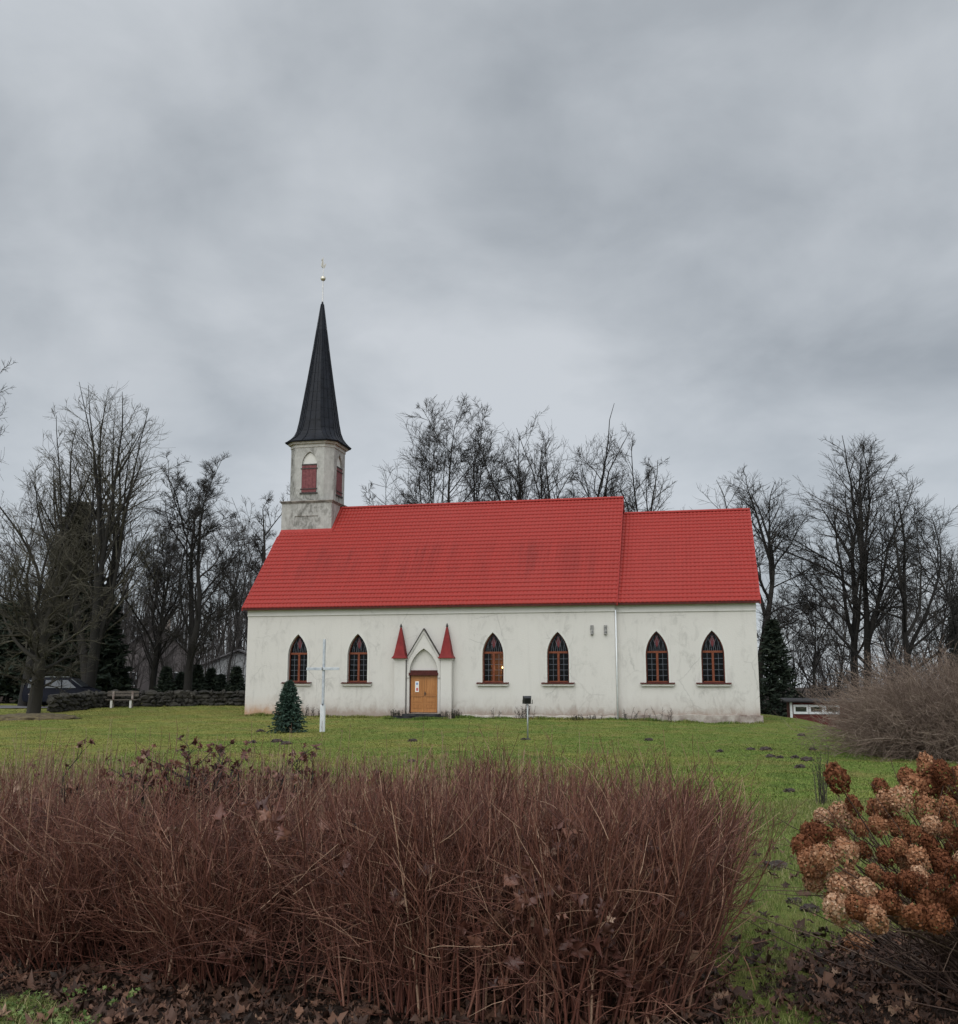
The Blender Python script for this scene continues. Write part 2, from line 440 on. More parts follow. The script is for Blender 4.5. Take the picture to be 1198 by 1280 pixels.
def lawn_mat():
    m, t, b = new_mat('lawn_grass')
    b.inputs['Roughness'].default_value = 0.95
    b.inputs['Specular IOR Level'].default_value = 0.15
    tcn = t.nodes.new('ShaderNodeTexCoord')
    big = nd(t, 'ShaderNodeTexNoise', i_Scale=0.23, i_Detail=6.0, i_Roughness=0.68)
    med = nd(t, 'ShaderNodeTexNoise', i_Scale=1.7, i_Detail=6.0, i_Roughness=0.7)
    fin = nd(t, 'ShaderNodeTexNoise', i_Scale=16.0, i_Detail=5.0, i_Roughness=0.75)
    for n in (big, med, fin): lk(t, tcn.outputs['Object'], n.inputs['Vector'])
    sp = t.nodes.new('ShaderNodeSeparateXYZ'); lk(t, tcn.outputs['Object'], sp.inputs[0])
    dry = math_n(t, 'ADD', ramp(t, math_n(t, 'MULTIPLY_ADD', sp.outputs[0], -0.025, 0.5), [(0.30, 0.0), (0.9, 0.6)]),
                 math_n(t, 'MULTIPLY_ADD', big.outputs[0], 3.8, -1.9), clamp=True)
    c = mixc(t, dry, (0.130, 0.190, 0.036), (0.270, 0.260, 0.060))
    c = mixc(t, ramp(t, med.outputs[0], [(0.42, 0.0), (0.68, 0.75)]), c, (0.20, 0.18, 0.06))
    c = mixc(t, ramp(t, fin.outputs[0], [(0.38, 0.6), (0.55, 0.0)]), c, (0.07, 0.085, 0.02))
    c = worn(t, tcn, c)
    sa = nd(t, 'ShaderNodeAttribute', attribute_name='rnd')
    n3 = nd(t, 'ShaderNodeTexNoise', i_Scale=3.2, i_Detail=7.0, i_Roughness=0.75); lk(t, tcn.outputs['Object'], n3.inputs['Vector'])
    edge = ramp(t, math_n(t, 'ADD', sa.outputs['Fac'], math_n(t, 'MULTIPLY_ADD', n3.outputs[0], 1.5, -0.75)), [(0.42, 0.0), (0.58, 1.0)])
    sc_ = ramp(t, fin.outputs[0], [(0.35, (0.016, 0.011, 0.009)), (0.6, (0.050, 0.033, 0.025)), (0.75, (0.085, 0.055, 0.040))])
    c = mixc(t, edge, c, sc_)
    lk(t, c, b.inputs['Base Color'])
    bp = nd(t, 'ShaderNodeBump', i_Strength=0.9, i_Distance=0.06)
    lk(t, math_n(t, 'ADD', fin.outputs[0], med.outputs[0]), bp.inputs['Height']); lk(t, bp.outputs[0], b.inputs['Normal'])
    return m
M_lawn = lawn_mat()
soil = np.clip(np.maximum(poly_dist(hb_poly, GX, GY), poly_dist(hy_poly, GX, GY)) * 1.2 + 0.5, 0, 1)
bare = (soil > 0.35)
soil = np.maximum(soil, np.maximum(sstep(70, 80, GY), sstep(17.5, 21, GX) * sstep(44, 52, GY)))      # leafy woodland floor beyond the lawn
V[:, 2] += (bare * 0.016 * np.sin(GX * 17) * np.sin(GY * 19 + GX * 5)).ravel()
g = link('lawn', raw_mesh('lawn', V, Fq, attr=soil.ravel(), smooth=True), M_lawn)
tag(g, 'wide lawn of short winter grass around the church', 'lawn', kind='structure')

# road along the left edge, beyond the wall
bm = bmesh.new()
ys = np.linspace(61.5, 66.5, 4); xs = np.linspace(-90, -26.5, 30)
grid = [[bm.verts.new((x, y + (x + 26) * 0.03, gnd(x, y) + 0.05)) for x in xs] for y in ys]
for a, b_ in zip(grid, grid[1:]):
    for i in range(len(xs) - 1): bm.faces.new([a[i], a[i + 1], b_[i + 1], b_[i]])
M_road = mat('wet_asphalt', (0.13, 0.125, 0.13), (0.20, 0.19, 0.195), scale=0.8, rough=0.35)
tag(obj('road', bm, M_road), 'pale wet road beyond the churchyard wall', 'road', kind='structure')

# ---------------------------------------------------------------- tubes and growth (vectorised)
def nrm(v): return v / np.maximum(np.linalg.norm(v, axis=-1, keepdims=True), 1e-9)
def tubes(pts, rad, k):
    N, n, _ = pts.shape
    tan = np.empty_like(pts)
    tan[:, 1:-1] = pts[:, 2:] - pts[:, :-2]; tan[:, 0] = pts[:, 1] - pts[:, 0]; tan[:, -1] = pts[:, -1] - pts[:, -2]
    tan = nrm(tan)
    ref = np.where(np.abs(tan[:, :1, 2:3]) > 0.8, np.array([1., 0.1, 0]), np.array([0.1, 0.05, 1.]))
    u = nrm(np.cross(tan, np.broadcast_to(ref, tan.shape))); w = np.cross(tan, u)
    ang = np.arange(k) * 2 * np.pi / k
    v = pts[:, :, None, :] + rad[:, :, None, None] * (u[:, :, None, :] * np.cos(ang)[:, None] + w[:, :, None, :] * np.sin(ang)[:, None])
    idx = np.arange(N * n * k).reshape(N, n, k)
    nx = np.roll(idx, -1, axis=2)
    f = np.stack([idx[:, :-1], nx[:, :-1], nx[:, 1:], idx[:, 1:]], -1).reshape(-1, 4)
    return v.reshape(-1, 3), f
def tube_mesh(name, parts, rng, smooth=True, rvals=None):
    VV, FF, AA, off = [], [], [], 0
    for j, (pts, rad, k) in enumerate(parts):
        v, f = tubes(pts, rad, k)
        VV.append(v); FF.append(f + off); off += len(v)
        rv = rng.random(len(pts)) if rvals is None else rvals[j]
        AA.append(np.repeat(rv, pts.shape[1] * k))
    return raw_mesh(name, np.concatenate(VV), np.concatenate(FF), np.concatenate(AA), smooth)
def grow(rng, P, D, L, r0, r1, n, wig, up, sag=0.0):
    N = len(P)
    pts = np.empty((N, n, 3)); pts[:, 0] = P
    d = nrm(np.asarray(D, float)); L = np.broadcast_to(np.asarray(L, float), (N,))
    for i in range(1, n):
        d = nrm(d + wig * rng.standard_normal((N, 3)) + np.array([0, 0, up - sag * i / n]))
        pts[:, i] = pts[:, i - 1] + d * (L / (n - 1))[:, None]
    t = np.linspace(0, 1, n)[None]
    r0 = np.broadcast_to(np.asarray(r0, float), (N,))[:, None]; r1 = np.broadcast_to(np.asarray(r1, float), (N,))[:, None]
    return pts, r0 + (r1 - r0) * t
def spawn(rng, pts, rad, k, t0, t1, a0, a1, flat=0.0):
    N, n, _ = pts.shape
    t = t0 + (t1 - t0) * (np.arange(k)[None] + rng.random((N, k))) / k
    x = t * (n - 1); i = np.minimum(x.astype(int), n - 2); f = (x - i)[..., None]
    ar = np.arange(N)[:, None]
    P = pts[ar, i] * (1 - f) + pts[ar, i + 1] * f
    T = nrm(pts[ar, i + 1] - pts[ar, i])
    rr = rad[ar, i] * (1 - f[..., 0]) + rad[ar, i + 1] * f[..., 0]
    rv = rng.standard_normal((N, k, 3)); rv[..., 2] *= (1 - flat)
    perp = nrm(rv - (rv * T).sum(-1, keepdims=True) * T)
    a = a0 + (a1 - a0) * rng.random((N, k, 1))
    D = T * np.cos(a) + perp * np.sin(a)
    return P.reshape(-1, 3), D.reshape(-1, 3), rr.ravel(), t.ravel(), np.repeat(np.arange(N), k)

M_bark = rnd_mat('grey_bark', [(0, (0.013, 0.012, 0.011)), (1, (0.030, 0.027, 0.024))], rough=0.95)
M_twig = rnd_mat('dark_twigs', [(0, (0.012, 0.011, 0.010)), (0.7, (0.028, 0.025, 0.022)), (1, (0.050, 0.044, 0.037))], rough=0.9)
M_palebark = rnd_mat('mossy_bark', [(0, (0.018, 0.016, 0.013)), (1, (0.042, 0.038, 0.030))], rough=0.95)
M_paletwig = rnd_mat('grey_brown_twigs', [(0, (0.032, 0.028, 0.020)), (0.7, (0.065, 0.058, 0.042)), (1, (0.12, 0.11, 0.085))], rough=0.9)
M_hazetwig = rnd_mat('hazy_thin_twigs', [(0, (0.045, 0.039, 0.037)), (1, (0.085, 0.076, 0.071))], rough=0.9)  # paler twigs for farther trees, distance haze put into the colour

def make_tree(label, X, Y, H, spread, seed, trunk_r=0.3, lead=0.9, t0=0.25, nst=14, tilt=(25, 65), k2=7, k3=6, k4=5,
              up=0.06, wig=0.09, leanx=0.0, tw=0.012, twl=0.75, mats=None, group=None, stems=1, z0=None, name='bare_tree',
              shape=1.0, link_root=True, lens=(0.42, 0.5, 0.6), leans=None, fit=True, limb=0.5, cz=0.56):
    rng = np.random.default_rng(seed)
    mb, mt = mats or (M_bark, M_twig)
    zg = gnd(X, Y) if z0 is None else z0
    root = thing(name, label, 'tree', (X, Y, zg - 0.05), group=group)
    # trunk(s)
    D0 = np.zeros((stems, 3)); D0[:, 2] = 1; D0[:, 0] = leanx
    if stems > 1:
        aa = np.arange(stems) * 2 * np.pi / stems + 0.6
        D0[:, 0] += 0.16 * np.cos(aa); D0[:, 1] += 0.16 * np.sin(aa)
    if leans is not None: D0[:, 0] = leans
    P0 = np.zeros((stems, 3)); P0[:, :2] = D0[:, :2] * trunk_r * 2
    zc = H * cz
    rz_up, rz_dn = (H - zc), zc * 0.86
    ex = leanx * H * 0.5
    l1, l2 = rng.uniform(0, 6.3, 2)
    def reach(p, d):
        """how far a limb can grow before it leaves the crown's outline"""
        best = np.zeros(len(p))
        q = p - np.array([ex, 0, zc])
        ph = np.arctan2(q[:, 1] + d[:, 1] * 3, q[:, 0] + d[:, 0] * 3)
        lob = spread * (1 + 0.10 * np.sin(3 * ph + l1) + 0.06 * np.sin(5 * ph + q[:, 2] * 0.5 + l2))
        up_ = np.where(q[:, 2] + d[:, 2] * spread * 0.5 > 0, rz_up, rz_dn)
        sc_ = 1 / np.stack([lob, lob, up_], 1)
        Q, D_ = q * sc_, d * sc_
        a_ = (D_ ** 2).sum(1); b_ = (Q * D_).sum(1); c_ = (Q ** 2).sum(1) - 1
        disc = b_ ** 2 - a_ * c_
        return np.where(disc > 0, (-b_ + np.sqrt(np.maximum(disc, 0))) / a_, 0.0).clip(0, None)
    L0 = np.minimum(H * lead, np.where(reach(P0, nrm(D0)) > 0, reach(P0, nrm(D0)) * 0.86, H * 0.5)) * (0.9 + 0.1 * rng.random(stems))
    tp, tr = grow(rng, P0, D0, L0, trunk_r, trunk_r * (0.12 if lead > 0.7 else 0.42), 12, 0.05, 0.03)
    tr[:, 0] *= 1.35
    p, d, rr, t, pi = spawn(rng, tp, tr, nst, t0, 1.0, R(tilt[0]), R(tilt[1]))
    # the trunk carries on as a leader or two from its top
    top_d = nrm(tp[:, -1] - tp[:, -2])
    for k_ in range(1 if lead > 0.7 else 2):
        p = np.concatenate([p, tp[:, -1]]); d = np.concatenate([d, nrm(top_d + 0.22 * k_ * rng.standard_normal((stems, 3)))])
        rr = np.concatenate([rr, tr[:, -1] * 1.35]); t = np.concatenate([t, np.ones(stems)])
    kk_ = (reach(p, d) > 1.1) | ((t >= 1.0) & (reach(p, d) > 0.4))
    p, d, rr, t = p[kk_], d[kk_], rr[kk_], t[kk_]
    L1 = np.clip(reach(p, d) * (0.80 + 0.22 * rng.random(len(p))), 0.5, None)
    s1, q1 = grow(rng, p, d, L1, np.where(t >= 1.0, rr * 0.74, np.minimum(rr * 0.7, trunk_r * limb * (L1 / L1.max()) ** 0.9 + 0.012)), tw * 1.4, 9, wig, up)
    p, d, rr, t, pi = spawn(rng, s1, q1, k2, 0.15, 1.0, R(25), R(55))
    L2 = L1[pi] * lens[0] * (1.1 - 0.6 * t) * (0.6 + 0.7 * rng.random(len(p)))
    kk_ = (reach(p, d) > 0.4) | (rng.random(len(p)) < 0.22)
    p, d, rr, t, pi, L2 = p[kk_], d[kk_], rr[kk_], t[kk_], pi[kk_], L2[kk_]
    L2 = np.clip(np.minimum(L2, reach(p, d) * (0.8 + 0.25 * rng.random(len(p)))), 0.35, None)
    s2, q2 = grow(rng, p, d, L2, np.maximum(rr * 0.6, tw), tw, 7, wig * 1.2, up)
    p, d, rr, t, pi = spawn(rng, s2, q2, k3, 0.15, 1.0, R(25), R(55))
    L3 = np.clip(L2[pi] * lens[1] * (1.1 - 0.5 * t) * (0.6 + 0.7 * rng.random(len(p))), 0.3, 3)
    L3 = np.clip(np.minimum(L3, reach(p, d) + 0.15), 0.3, 3)
    s3, q3 = grow(rng, p, d, L3, np.maximum(rr * 0.6, tw), tw * 0.8, 5, wig * 1.3, up)
    parts = [(s2, q2, 4), (s3, q3, 3)]
    s4 = s3
    if k4:
        p, d, rr, t, pi = spawn(rng, s3, q3, k4, 0.2, 1.0, R(22), R(50))
        L4 = np.clip(L3[pi] * lens[2] * (0.6 + 0.7 * rng.random(len(p))), 0.25, twl)
        s4, q4 = grow(rng, p, d, L4, tw * 0.85, tw * 0.5, 4, wig * 1.3, up)
        parts.append((s4, q4, 3))
    # settle the crown to its real height and breadth
    if k4: tips = s4[:, -1]
    else: tips = s3[:, -1]
    kz = np.clip(H / np.percentile(tips[:, 2], 99.4), 0.85, 1.5)
    kx = np.clip(spread / np.percentile(np.abs(tips[:, 0] - np.median(tips[:, 0])), 94), 0.75, 1.7)
    for a_ in {id(v): v for v in (tp, s1, s2, s3, s4)}.values():
        hfr = np.clip(a_[..., 2] / H, 0, 1)
        a_[..., :2] *= (1 + (kx - 1) * sstep(0.02, 0.35, hfr))[..., None]; a_[..., 2] *= kz
    link('trunk', tube_mesh('trunk', [(tp, tr, 10), (s1, q1, 6)], rng), mb, root)
    link('crown', tube_mesh('crown', parts, rng), mt, root)
    return root

def needles(rng, n, pts, size, spread_v=0.35):
    """n little needle sprays (triangles) scattered about the polyline points"""
    N, m, _ = pts.shape
    b = rng.integers(0, N, n); x = rng.random(n) ** 0.75 * (m - 1); i = np.minimum(x.astype(int), m - 2); f = (x - i)[:, None]
    P = pts[b, i] * (1 - f) + pts[b, i + 1] * f
    T = nrm(pts[b, i + 1] - pts[b, i])
    D = nrm(T + 0.9 * rng.standard_normal((n, 3)) * np.array([1, 1, spread_v]) + np.array([0, 0, -0.15]))
    sz = size * (0.5 + rng.random(n))[:, None]
    w = nrm(np.cross(D, rng.standard_normal((n, 3)))) * sz * 0.22
    v = np.stack([P - w, P + w, P + D * sz], 1).reshape(-1, 3)
    return v, np.arange(n * 3).reshape(-1, 3), np.repeat(rng.random(n), 3)
def make_spruce(label, X, Y, H, rad, seed, n=9000, size=0.35, mats=None, group=None, name='spruce_tree', nb=160, low=0.06, prof=0.85, cat='tree', z0=None):
    rng = np.random.default_rng(seed)
    zg = gnd(X, Y) if z0 is None else z0
    root = thing(name, label, cat, (X, Y, zg - 0.03), group=group)
    tp, tr = grow(rng, np.zeros((1, 3)), np.array([[0, 0, 1.]]), H * 0.97, H * 0.018 + 0.01, 0.012, 9, 0.015, 0.1)
    t = low + (1 - low) * (np.arange(nb) + rng.random(nb)) / nb * 0.97
    az = np.arange(nb) * 2.4 + rng.random(nb) * 0.6
    P = np.stack([np.interp(t * H, tp[0, :, 2], tp[0, :, 0]), np.interp(t * H, tp[0, :, 2], tp[0, :, 1]), t * H], 1)
    D = np.stack([np.cos(az), np.sin(az), 0.15 + 0.7 * t], 1)
    L = rad * (1 - t) ** prof * (0.7 + 0.45 * rng.random(nb)) + 0.05 * rad
    bp, br = grow(rng, P, D, L, 0.005 * H ** 0.5 + 0.004, 0.004, 6, 0.06, 0.02, sag=0.18)
    p, d, rr, tt, pi = spawn(rng, bp, br, 5, 0.25, 1.0, R(30), R(60), flat=0.6)
    cp, cr = grow(rng, p, d, L[pi] * 0.38 * (1.15 - 0.7 * tt), 0.004, 0.002, 4, 0.08, -0.02)
    link('trunk', tube_mesh('trunk', [(tp, tr, 8), (bp, br, 4)], rng), M_bark, root)
    v1, f1, a1 = needles(rng, int(n * 0.45), bp, size); v2, f2, a2 = needles(rng, int(n * 0.55), cp, size)
    me = raw_mesh('foliage', np.concatenate([v1, v2]), np.concatenate([f1, f2 + len(v1)]), np.concatenate([a1, a2]))
    link('foliage', me, mats or M_needle, root)
    return root
M_needle = rnd_mat('dark_spruce_needles', [(0, (0.010, 0.016, 0.011)), (0.7, (0.022, 0.034, 0.022)), (1, (0.045, 0.055, 0.034))], rough=0.8)
M_thuja = rnd_mat('olive_evergreen', [(0, (0.014, 0.014, 0.009)), (0.7, (0.030, 0.030, 0.018)), (1, (0.06, 0.055, 0.034))], rough=0.8)
M_blueneedle = rnd_mat('blue_green_needles', [(0, (0.016, 0.036, 0.026)), (0.6, (0.034, 0.068, 0.047)), (1, (0.085, 0.130, 0.098))], rough=0.7)

# ================================================================ THE CHURCH
PSI = 0.215
ch = thing('church', 'white plastered church with red tiled roof and slender black spire', 'church', (-12.42, 54.0, -0.4), -PSI)
CH_M = Matrix.Translation((-12.42, 54.0, -0.4)) @ Matrix.Rotation(-PSI, 4, 'Z')
L1N, L2C, OFF, KR = 19.6, 6.79, 0.21, 5.81
ZE, ZR1, ZR2 = 5.62, 11.94, 11.02
SL1 = (ZR1 - ZE) / (KR + 0.3); SL2 = (ZR2 - ZE) / (KR - OFF + 0.3)
BASE = -0.55
def arch_poly(cx, z0, w, zs, za, n=9):
    h = w / 2; rise = za - zs
    RR = (h * h + rise * rise) / (2 * h)
    amax = math.atan2(rise, RR - h)
    right = [(cx + h - RR + RR * math.cos(amax * i / n), zs + RR * math.sin(amax * i / n)) for i in range(n + 1)]
    left = [(2 * cx - x, z) for x, z in right[:-1]][::-1]
    return [(cx - h, z0), (cx + h, z0)] + right + left
def wall_holes(bm, outer, holes, fn, depth):
    """planar wall with openings; fn(u, v, d) -> point, d = depth behind the face"""
    tb = bmesh.new(); ed = []
    for poly in [outer] + holes:
        vs = [tb.verts.new((u, 0, v)) for u, v in poly]
        for i in range(len(vs)): ed.append(tb.edges.new((vs[i], vs[(i + 1) % len(vs)])))
    bmesh.ops.triangle_fill(tb, edges=ed, use_beauty=True, normal=(0, -1, 0))
    mp_ = {}
    for v in tb.verts: mp_[v] = bm.verts.new(fn(v.co.x, v.co.z, 0))
    for f in tb.faces: bm.faces.new([mp_[v] for v in f.verts])
    tb.free()
    for poly in holes:
        a = [bm.verts.new(fn(u, v, 0)) for u, v in poly]; b = [bm.verts.new(fn(u, v, depth)) for u, v in poly]
        for i in range(len(poly)):
            j = (i + 1) % len(poly)
            bm.faces.new([a[i], a[j], b[j], b[i]])
def band(bm, outer, inner, y0, y1):
    n = len(outer)
    O0 = [bm.verts.new((u, y0, v)) for u, v in outer]; I0 = [bm.verts.new((u, y0, v)) for u, v in inner]
    O1 = [bm.verts.new((u, y1, v)) for u, v in outer]; I1 = [bm.verts.new((u, y1, v)) for u, v in inner]
    for i in range(n):
        j = (i + 1) % n
        bm.faces.new([O0[i], O0[j], I0[j], I0[i]]); bm.faces.new([I0[i], I0[j], I1[j], I1[i]])
        bm.faces.new([O0[j], O0[i], O1[i], O1[j]]); bm.faces.new([O1[j], O1[i], I1[i], I1[j]])

ZS = 1.72                                                    # window sill height
WIN = [(2.91, 0.0), (6.23, 0.0), (13.43, 0.0), (16.74, 0.0), (21.61, OFF), (24.28, OFF)]
WW, WZS, WZA = 1.10, 1.33, 2.52                              # opening width, springing and apex above the sill
def win_poly(cx, inset=0.0):
    return arch_poly(cx, ZS + inset, WW - 2 * inset, ZS + WZS, ZS + WZA - inset * 1.5)

# nave and chancel walls
def walls(name, x0, x1, y0, wins, zr, sl, ends):
    bm = bmesh.new()
    y1 = 2 * KR - y0
    top = ZE + 0.12
    wall_holes(bm, [(x0, BASE), (x1, BASE), (x1, top), (x0, top)], [win_poly(c) for c in wins], lambda u, v, d: (u, y0 + d, v), 0.34)
    vs = [bm.verts.new(p) for p in ((x0, y1, BASE), (x1, y1, BASE), (x1, y1, top), (x0, y1, top))]
    bm.faces.new(vs[::-1])
    for x in ends:
        pts = [(x, y0, BASE), (x, y1, BASE), (x, y1, top), (x, KR, zr - 0.14), (x, y0, top)]
        bm.faces.new([bm.verts.new(p) for p in pts])
    return obj(name, bm, M_wall, ch, recalc=False)
walls('nave_wall', 0.0, L1N, 0.0, [w[0] for w in WIN[:4]], ZR1, SL1, (0.0, L1N))
walls('chancel_wall', L1N + 0.003, L1N + L2C, OFF, [w[0] for w in WIN[4:]], ZR2, SL2, (L1N + L2C,))
# inner shell, seen dimly through the panes
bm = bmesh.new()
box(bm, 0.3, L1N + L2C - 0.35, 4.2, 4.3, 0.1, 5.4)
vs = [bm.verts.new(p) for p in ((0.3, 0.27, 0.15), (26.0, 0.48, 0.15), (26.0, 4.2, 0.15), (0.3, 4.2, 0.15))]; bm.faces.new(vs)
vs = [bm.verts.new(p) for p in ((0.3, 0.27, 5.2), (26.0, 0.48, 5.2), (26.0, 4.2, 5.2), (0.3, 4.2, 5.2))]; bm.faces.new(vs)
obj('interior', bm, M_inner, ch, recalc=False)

# frieze under the eaves and plinth
bm = bmesh.new()
box(bm, -0.02, L1N + 0.02, -0.035, -0.001, 5.24, 5.66)
box(bm, -0.02, L1N + 0.02, -0.06, -0.036, 5.215, 5.25)
box(bm, L1N + 0.021, L1N + L2C + 0.02, OFF - 0.035, OFF - 0.001, 5.20, 5.66)
box(bm, L1N + 0.021, L1N + L2C + 0.02, OFF - 0.06, OFF - 0.036, 5.175, 5.21)
obj('frieze', bm, M_trim, ch)
def rough_strip(x0, x1, y, z0, ztop, thick, seed):
    rng = random.Random(seed)
    bm = bmesh.new()
    n = int((x1 - x0) / 0.22)
    A, B, C = [], [], []
    for i in range(n + 1):
        x = x0 + (x1 - x0) * i / n
        t = thick * (0.6 + 0.8 * rng.random()); h = ztop + rng.uniform(-0.03, 0.03)
        A.append(bm.verts.new((x, y - t * 1.25, z0))); B.append(bm.verts.new((x, y - t, h - 0.03))); C.append(bm.verts.new((x, y + 0.02, h)))
    for i in range(n):
        bm.faces.new([A[i], A[i + 1], B[i + 1], B[i]]); bm.faces.new([B[i], B[i + 1], C[i + 1], C[i]])
    return bm
obj('plinth', rough_strip(L1N + 0.25, L1N + L2C + 0.12, OFF, BASE, 0.20, 0.09, 3), M_plinth, ch)
obj('plinth', rough_strip(11.7, L1N + 0.06, 0.0, BASE, 0.13, 0.03, 5), mat('pale_plinth', (0.36, 0.31, 0.27), (0.56, 0.52, 0.47), scale=2.2, rough=0.95, bump=0.5), ch)
bm = bmesh.new(); cyl(bm, (L1N + 0.055, -0.03, 0.0), (L1N + 0.055, -0.03, 5.3), 0.035, n=8); obj('downpipe', bm, M_whitepaint, ch, smooth=True)

# roofs: pressed metal tile, waves across and a step at every course
def roof_slope(x0, x1, y0, z0, y1, z1, cut=None, flip=False, pitch=0.315, wave=0.205):
    Ls = math.hypot(y1 - y0, z1 - z0)
    sy, sz = (y1 - y0) / Ls, (z1 - z0) / Ls
    ny, nz = -sz, sy
    if nz < 0: ny, nz = -ny, -nz
    nx_ = int((x1 - x0) / wave * 7)
    xs = np.linspace(x0, x1, nx_)
    rows = int(Ls / pitch)
    jit = np.random.default_rng(3)
    wv = 0.042 * np.abs(np.sin(np.pi * xs / wave)) ** 0.8
    VV, FF = [], []
    off = 0
    for r in range(rows):
        s0, s1 = Ls * r / rows, Ls * (r + 1) / rows
        prev = None
        for s, h in ((s0 + 0.0, -0.004), (s0, 0.034), (s0 + 0.5 * (s1 - s0), 0.018), (s1, 0.002)):
            hh = h + wv * (1 if h > -0.003 else 0.6)
            v = np.stack([xs, y0 + sy * s + ny * hh, z0 + sz * s + nz * hh], 1)
            VV.append(v)
            idx = np.arange(nx_) + off; off += nx_
            if prev is not None:
                f = np.stack([prev[:-1], prev[1:], idx[1:], idx[:-1]], 1)
                if cut is not None:
                    cx = (xs[:-1] + xs[1:]) / 2
                    f = f[~((cx > cut[0]) & (cx < cut[1]) & (y0 + sy * (s0 + s1) / 2 > cut[2]))]
                FF.append(f[:, ::-1] if flip else f)
            prev = idx if h > -0.003 or True else None
    return np.concatenate(VV), np.concatenate(FF)
TA0, TA1, TK0, TK1 = -0.16, 2.96, 4.32, 7.30                    # tower footprint
def roof(name, x0, x1, yo, zr, cut):
    ye = yo - 0.3
    v1, f1 = roof_slope(x0, x1, ye, ZE, KR, zr, cut)
    v2, f2 = roof_slope(x0, x1, 2 * KR - ye, ZE, KR, zr, None, True)
    o = link(name, raw_mesh(name, np.concatenate([v1, v2]), np.concatenate([f1, f2 + len(v1)]), smooth=True), M_roof, ch)
    return o
rf1 = roof('nave_roof', -0.2, L1N + 0.14, 0.0, ZR1, (-1, TA1 - 0.02, TK0 + 0.1))
rf2 = roof('chancel_roof', L1N + 0.05, L1N + L2C + 0.2, OFF, ZR2, None)
def slope_board(bm, x0, x1, ye, zr, t0, t1, dn0, dn1):
    """board following the front and back slopes between slope fractions t0..t1, dn0..dn1 below the tile plane"""
    for s in (1, -1):
        P = lambda t, dn: (KR + s * (ye + (KR - ye) * t - KR), ZE + (zr - ZE) * t - dn)
        q = [P(t0, dn0), P(t1, dn0), P(t1, dn1), P(t0, dn1)]
        prism(bm, [(x0, y, z) for y, z in q], [(x1, y, z) for y, z in q])
def roof_trim(parent, x0, x1, yo, zr, xs_verge, ridge_x0):
    ye = yo - 0.3
    bm = bmesh.new()
    for xa, xb, t1 in xs_verge: slope_board(bm, xa, xb, ye, zr, 0.0, t1, -0.055, 0.13)
    pieces('verge_trim', bm, M_redtrim, parent)
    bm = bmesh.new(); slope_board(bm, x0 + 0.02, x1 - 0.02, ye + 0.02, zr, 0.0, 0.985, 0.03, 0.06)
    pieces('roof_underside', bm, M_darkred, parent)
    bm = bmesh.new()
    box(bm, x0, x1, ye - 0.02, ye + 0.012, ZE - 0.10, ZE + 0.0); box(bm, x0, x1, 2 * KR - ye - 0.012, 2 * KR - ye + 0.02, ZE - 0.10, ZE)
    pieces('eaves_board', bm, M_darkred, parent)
    bm = bmesh.new(); 
    prof = [(KR + 0.13 * math.cos(a), zr + 0.02 + 0.10 * math.sin(a)) for a in np.linspace(-0.3, math.pi + 0.3, 9)]
    prism(bm, [(ridge_x0, y, z) for y, z in prof], [(x1 + 0.02, y, z) for y, z in prof])
    obj('ridge_cap', bm, M_redtrim, parent)
roof_trim(rf1, -0.2, L1N + 0.14, 0.0, ZR1, [(-0.245, -0.19, 0.70), (L1N + 0.12, L1N + 0.185, 1.0)], TA1)
roof_trim(rf2, L1N + 0.05, L1N + L2C + 0.2, OFF, ZR2, [(L1N + L2C + 0.19, L1N + L2C + 0.245, 1.0)], L1N + 0.2)
# flashing round the tower foot
bm = bmesh.new()
kf = TK0; zf = ZE + SL1 * (kf + 0.3)
prism(bm, [(TA0, kf - 0.16, zf - 0.16 * SL1 + 0.06), (TA0, kf - 0.005, zf + 0.03), (TA0, kf - 0.005, zf + 0.14)], [(TA1 + 0.12, kf - 0.16, zf - 0.16 * SL1 + 0.06), (TA1 + 0.12, kf - 0.005, zf + 0.03), (TA1 + 0.12, kf - 0.005, zf + 0.14)])
q = [(TA1 + 0.005, kf, zf + 0.04), (TA1 + 0.16, kf, zf + 0.06), (TA1 + 0.16, KR, ZR1 + 0.07), (TA1 + 0.005, KR, ZR1 + 0.05)]
prism(bm, q, [(x, y, z + 0.06) for x, y, z in q])
obj('flashing', bm, M_redtrim, rf1)

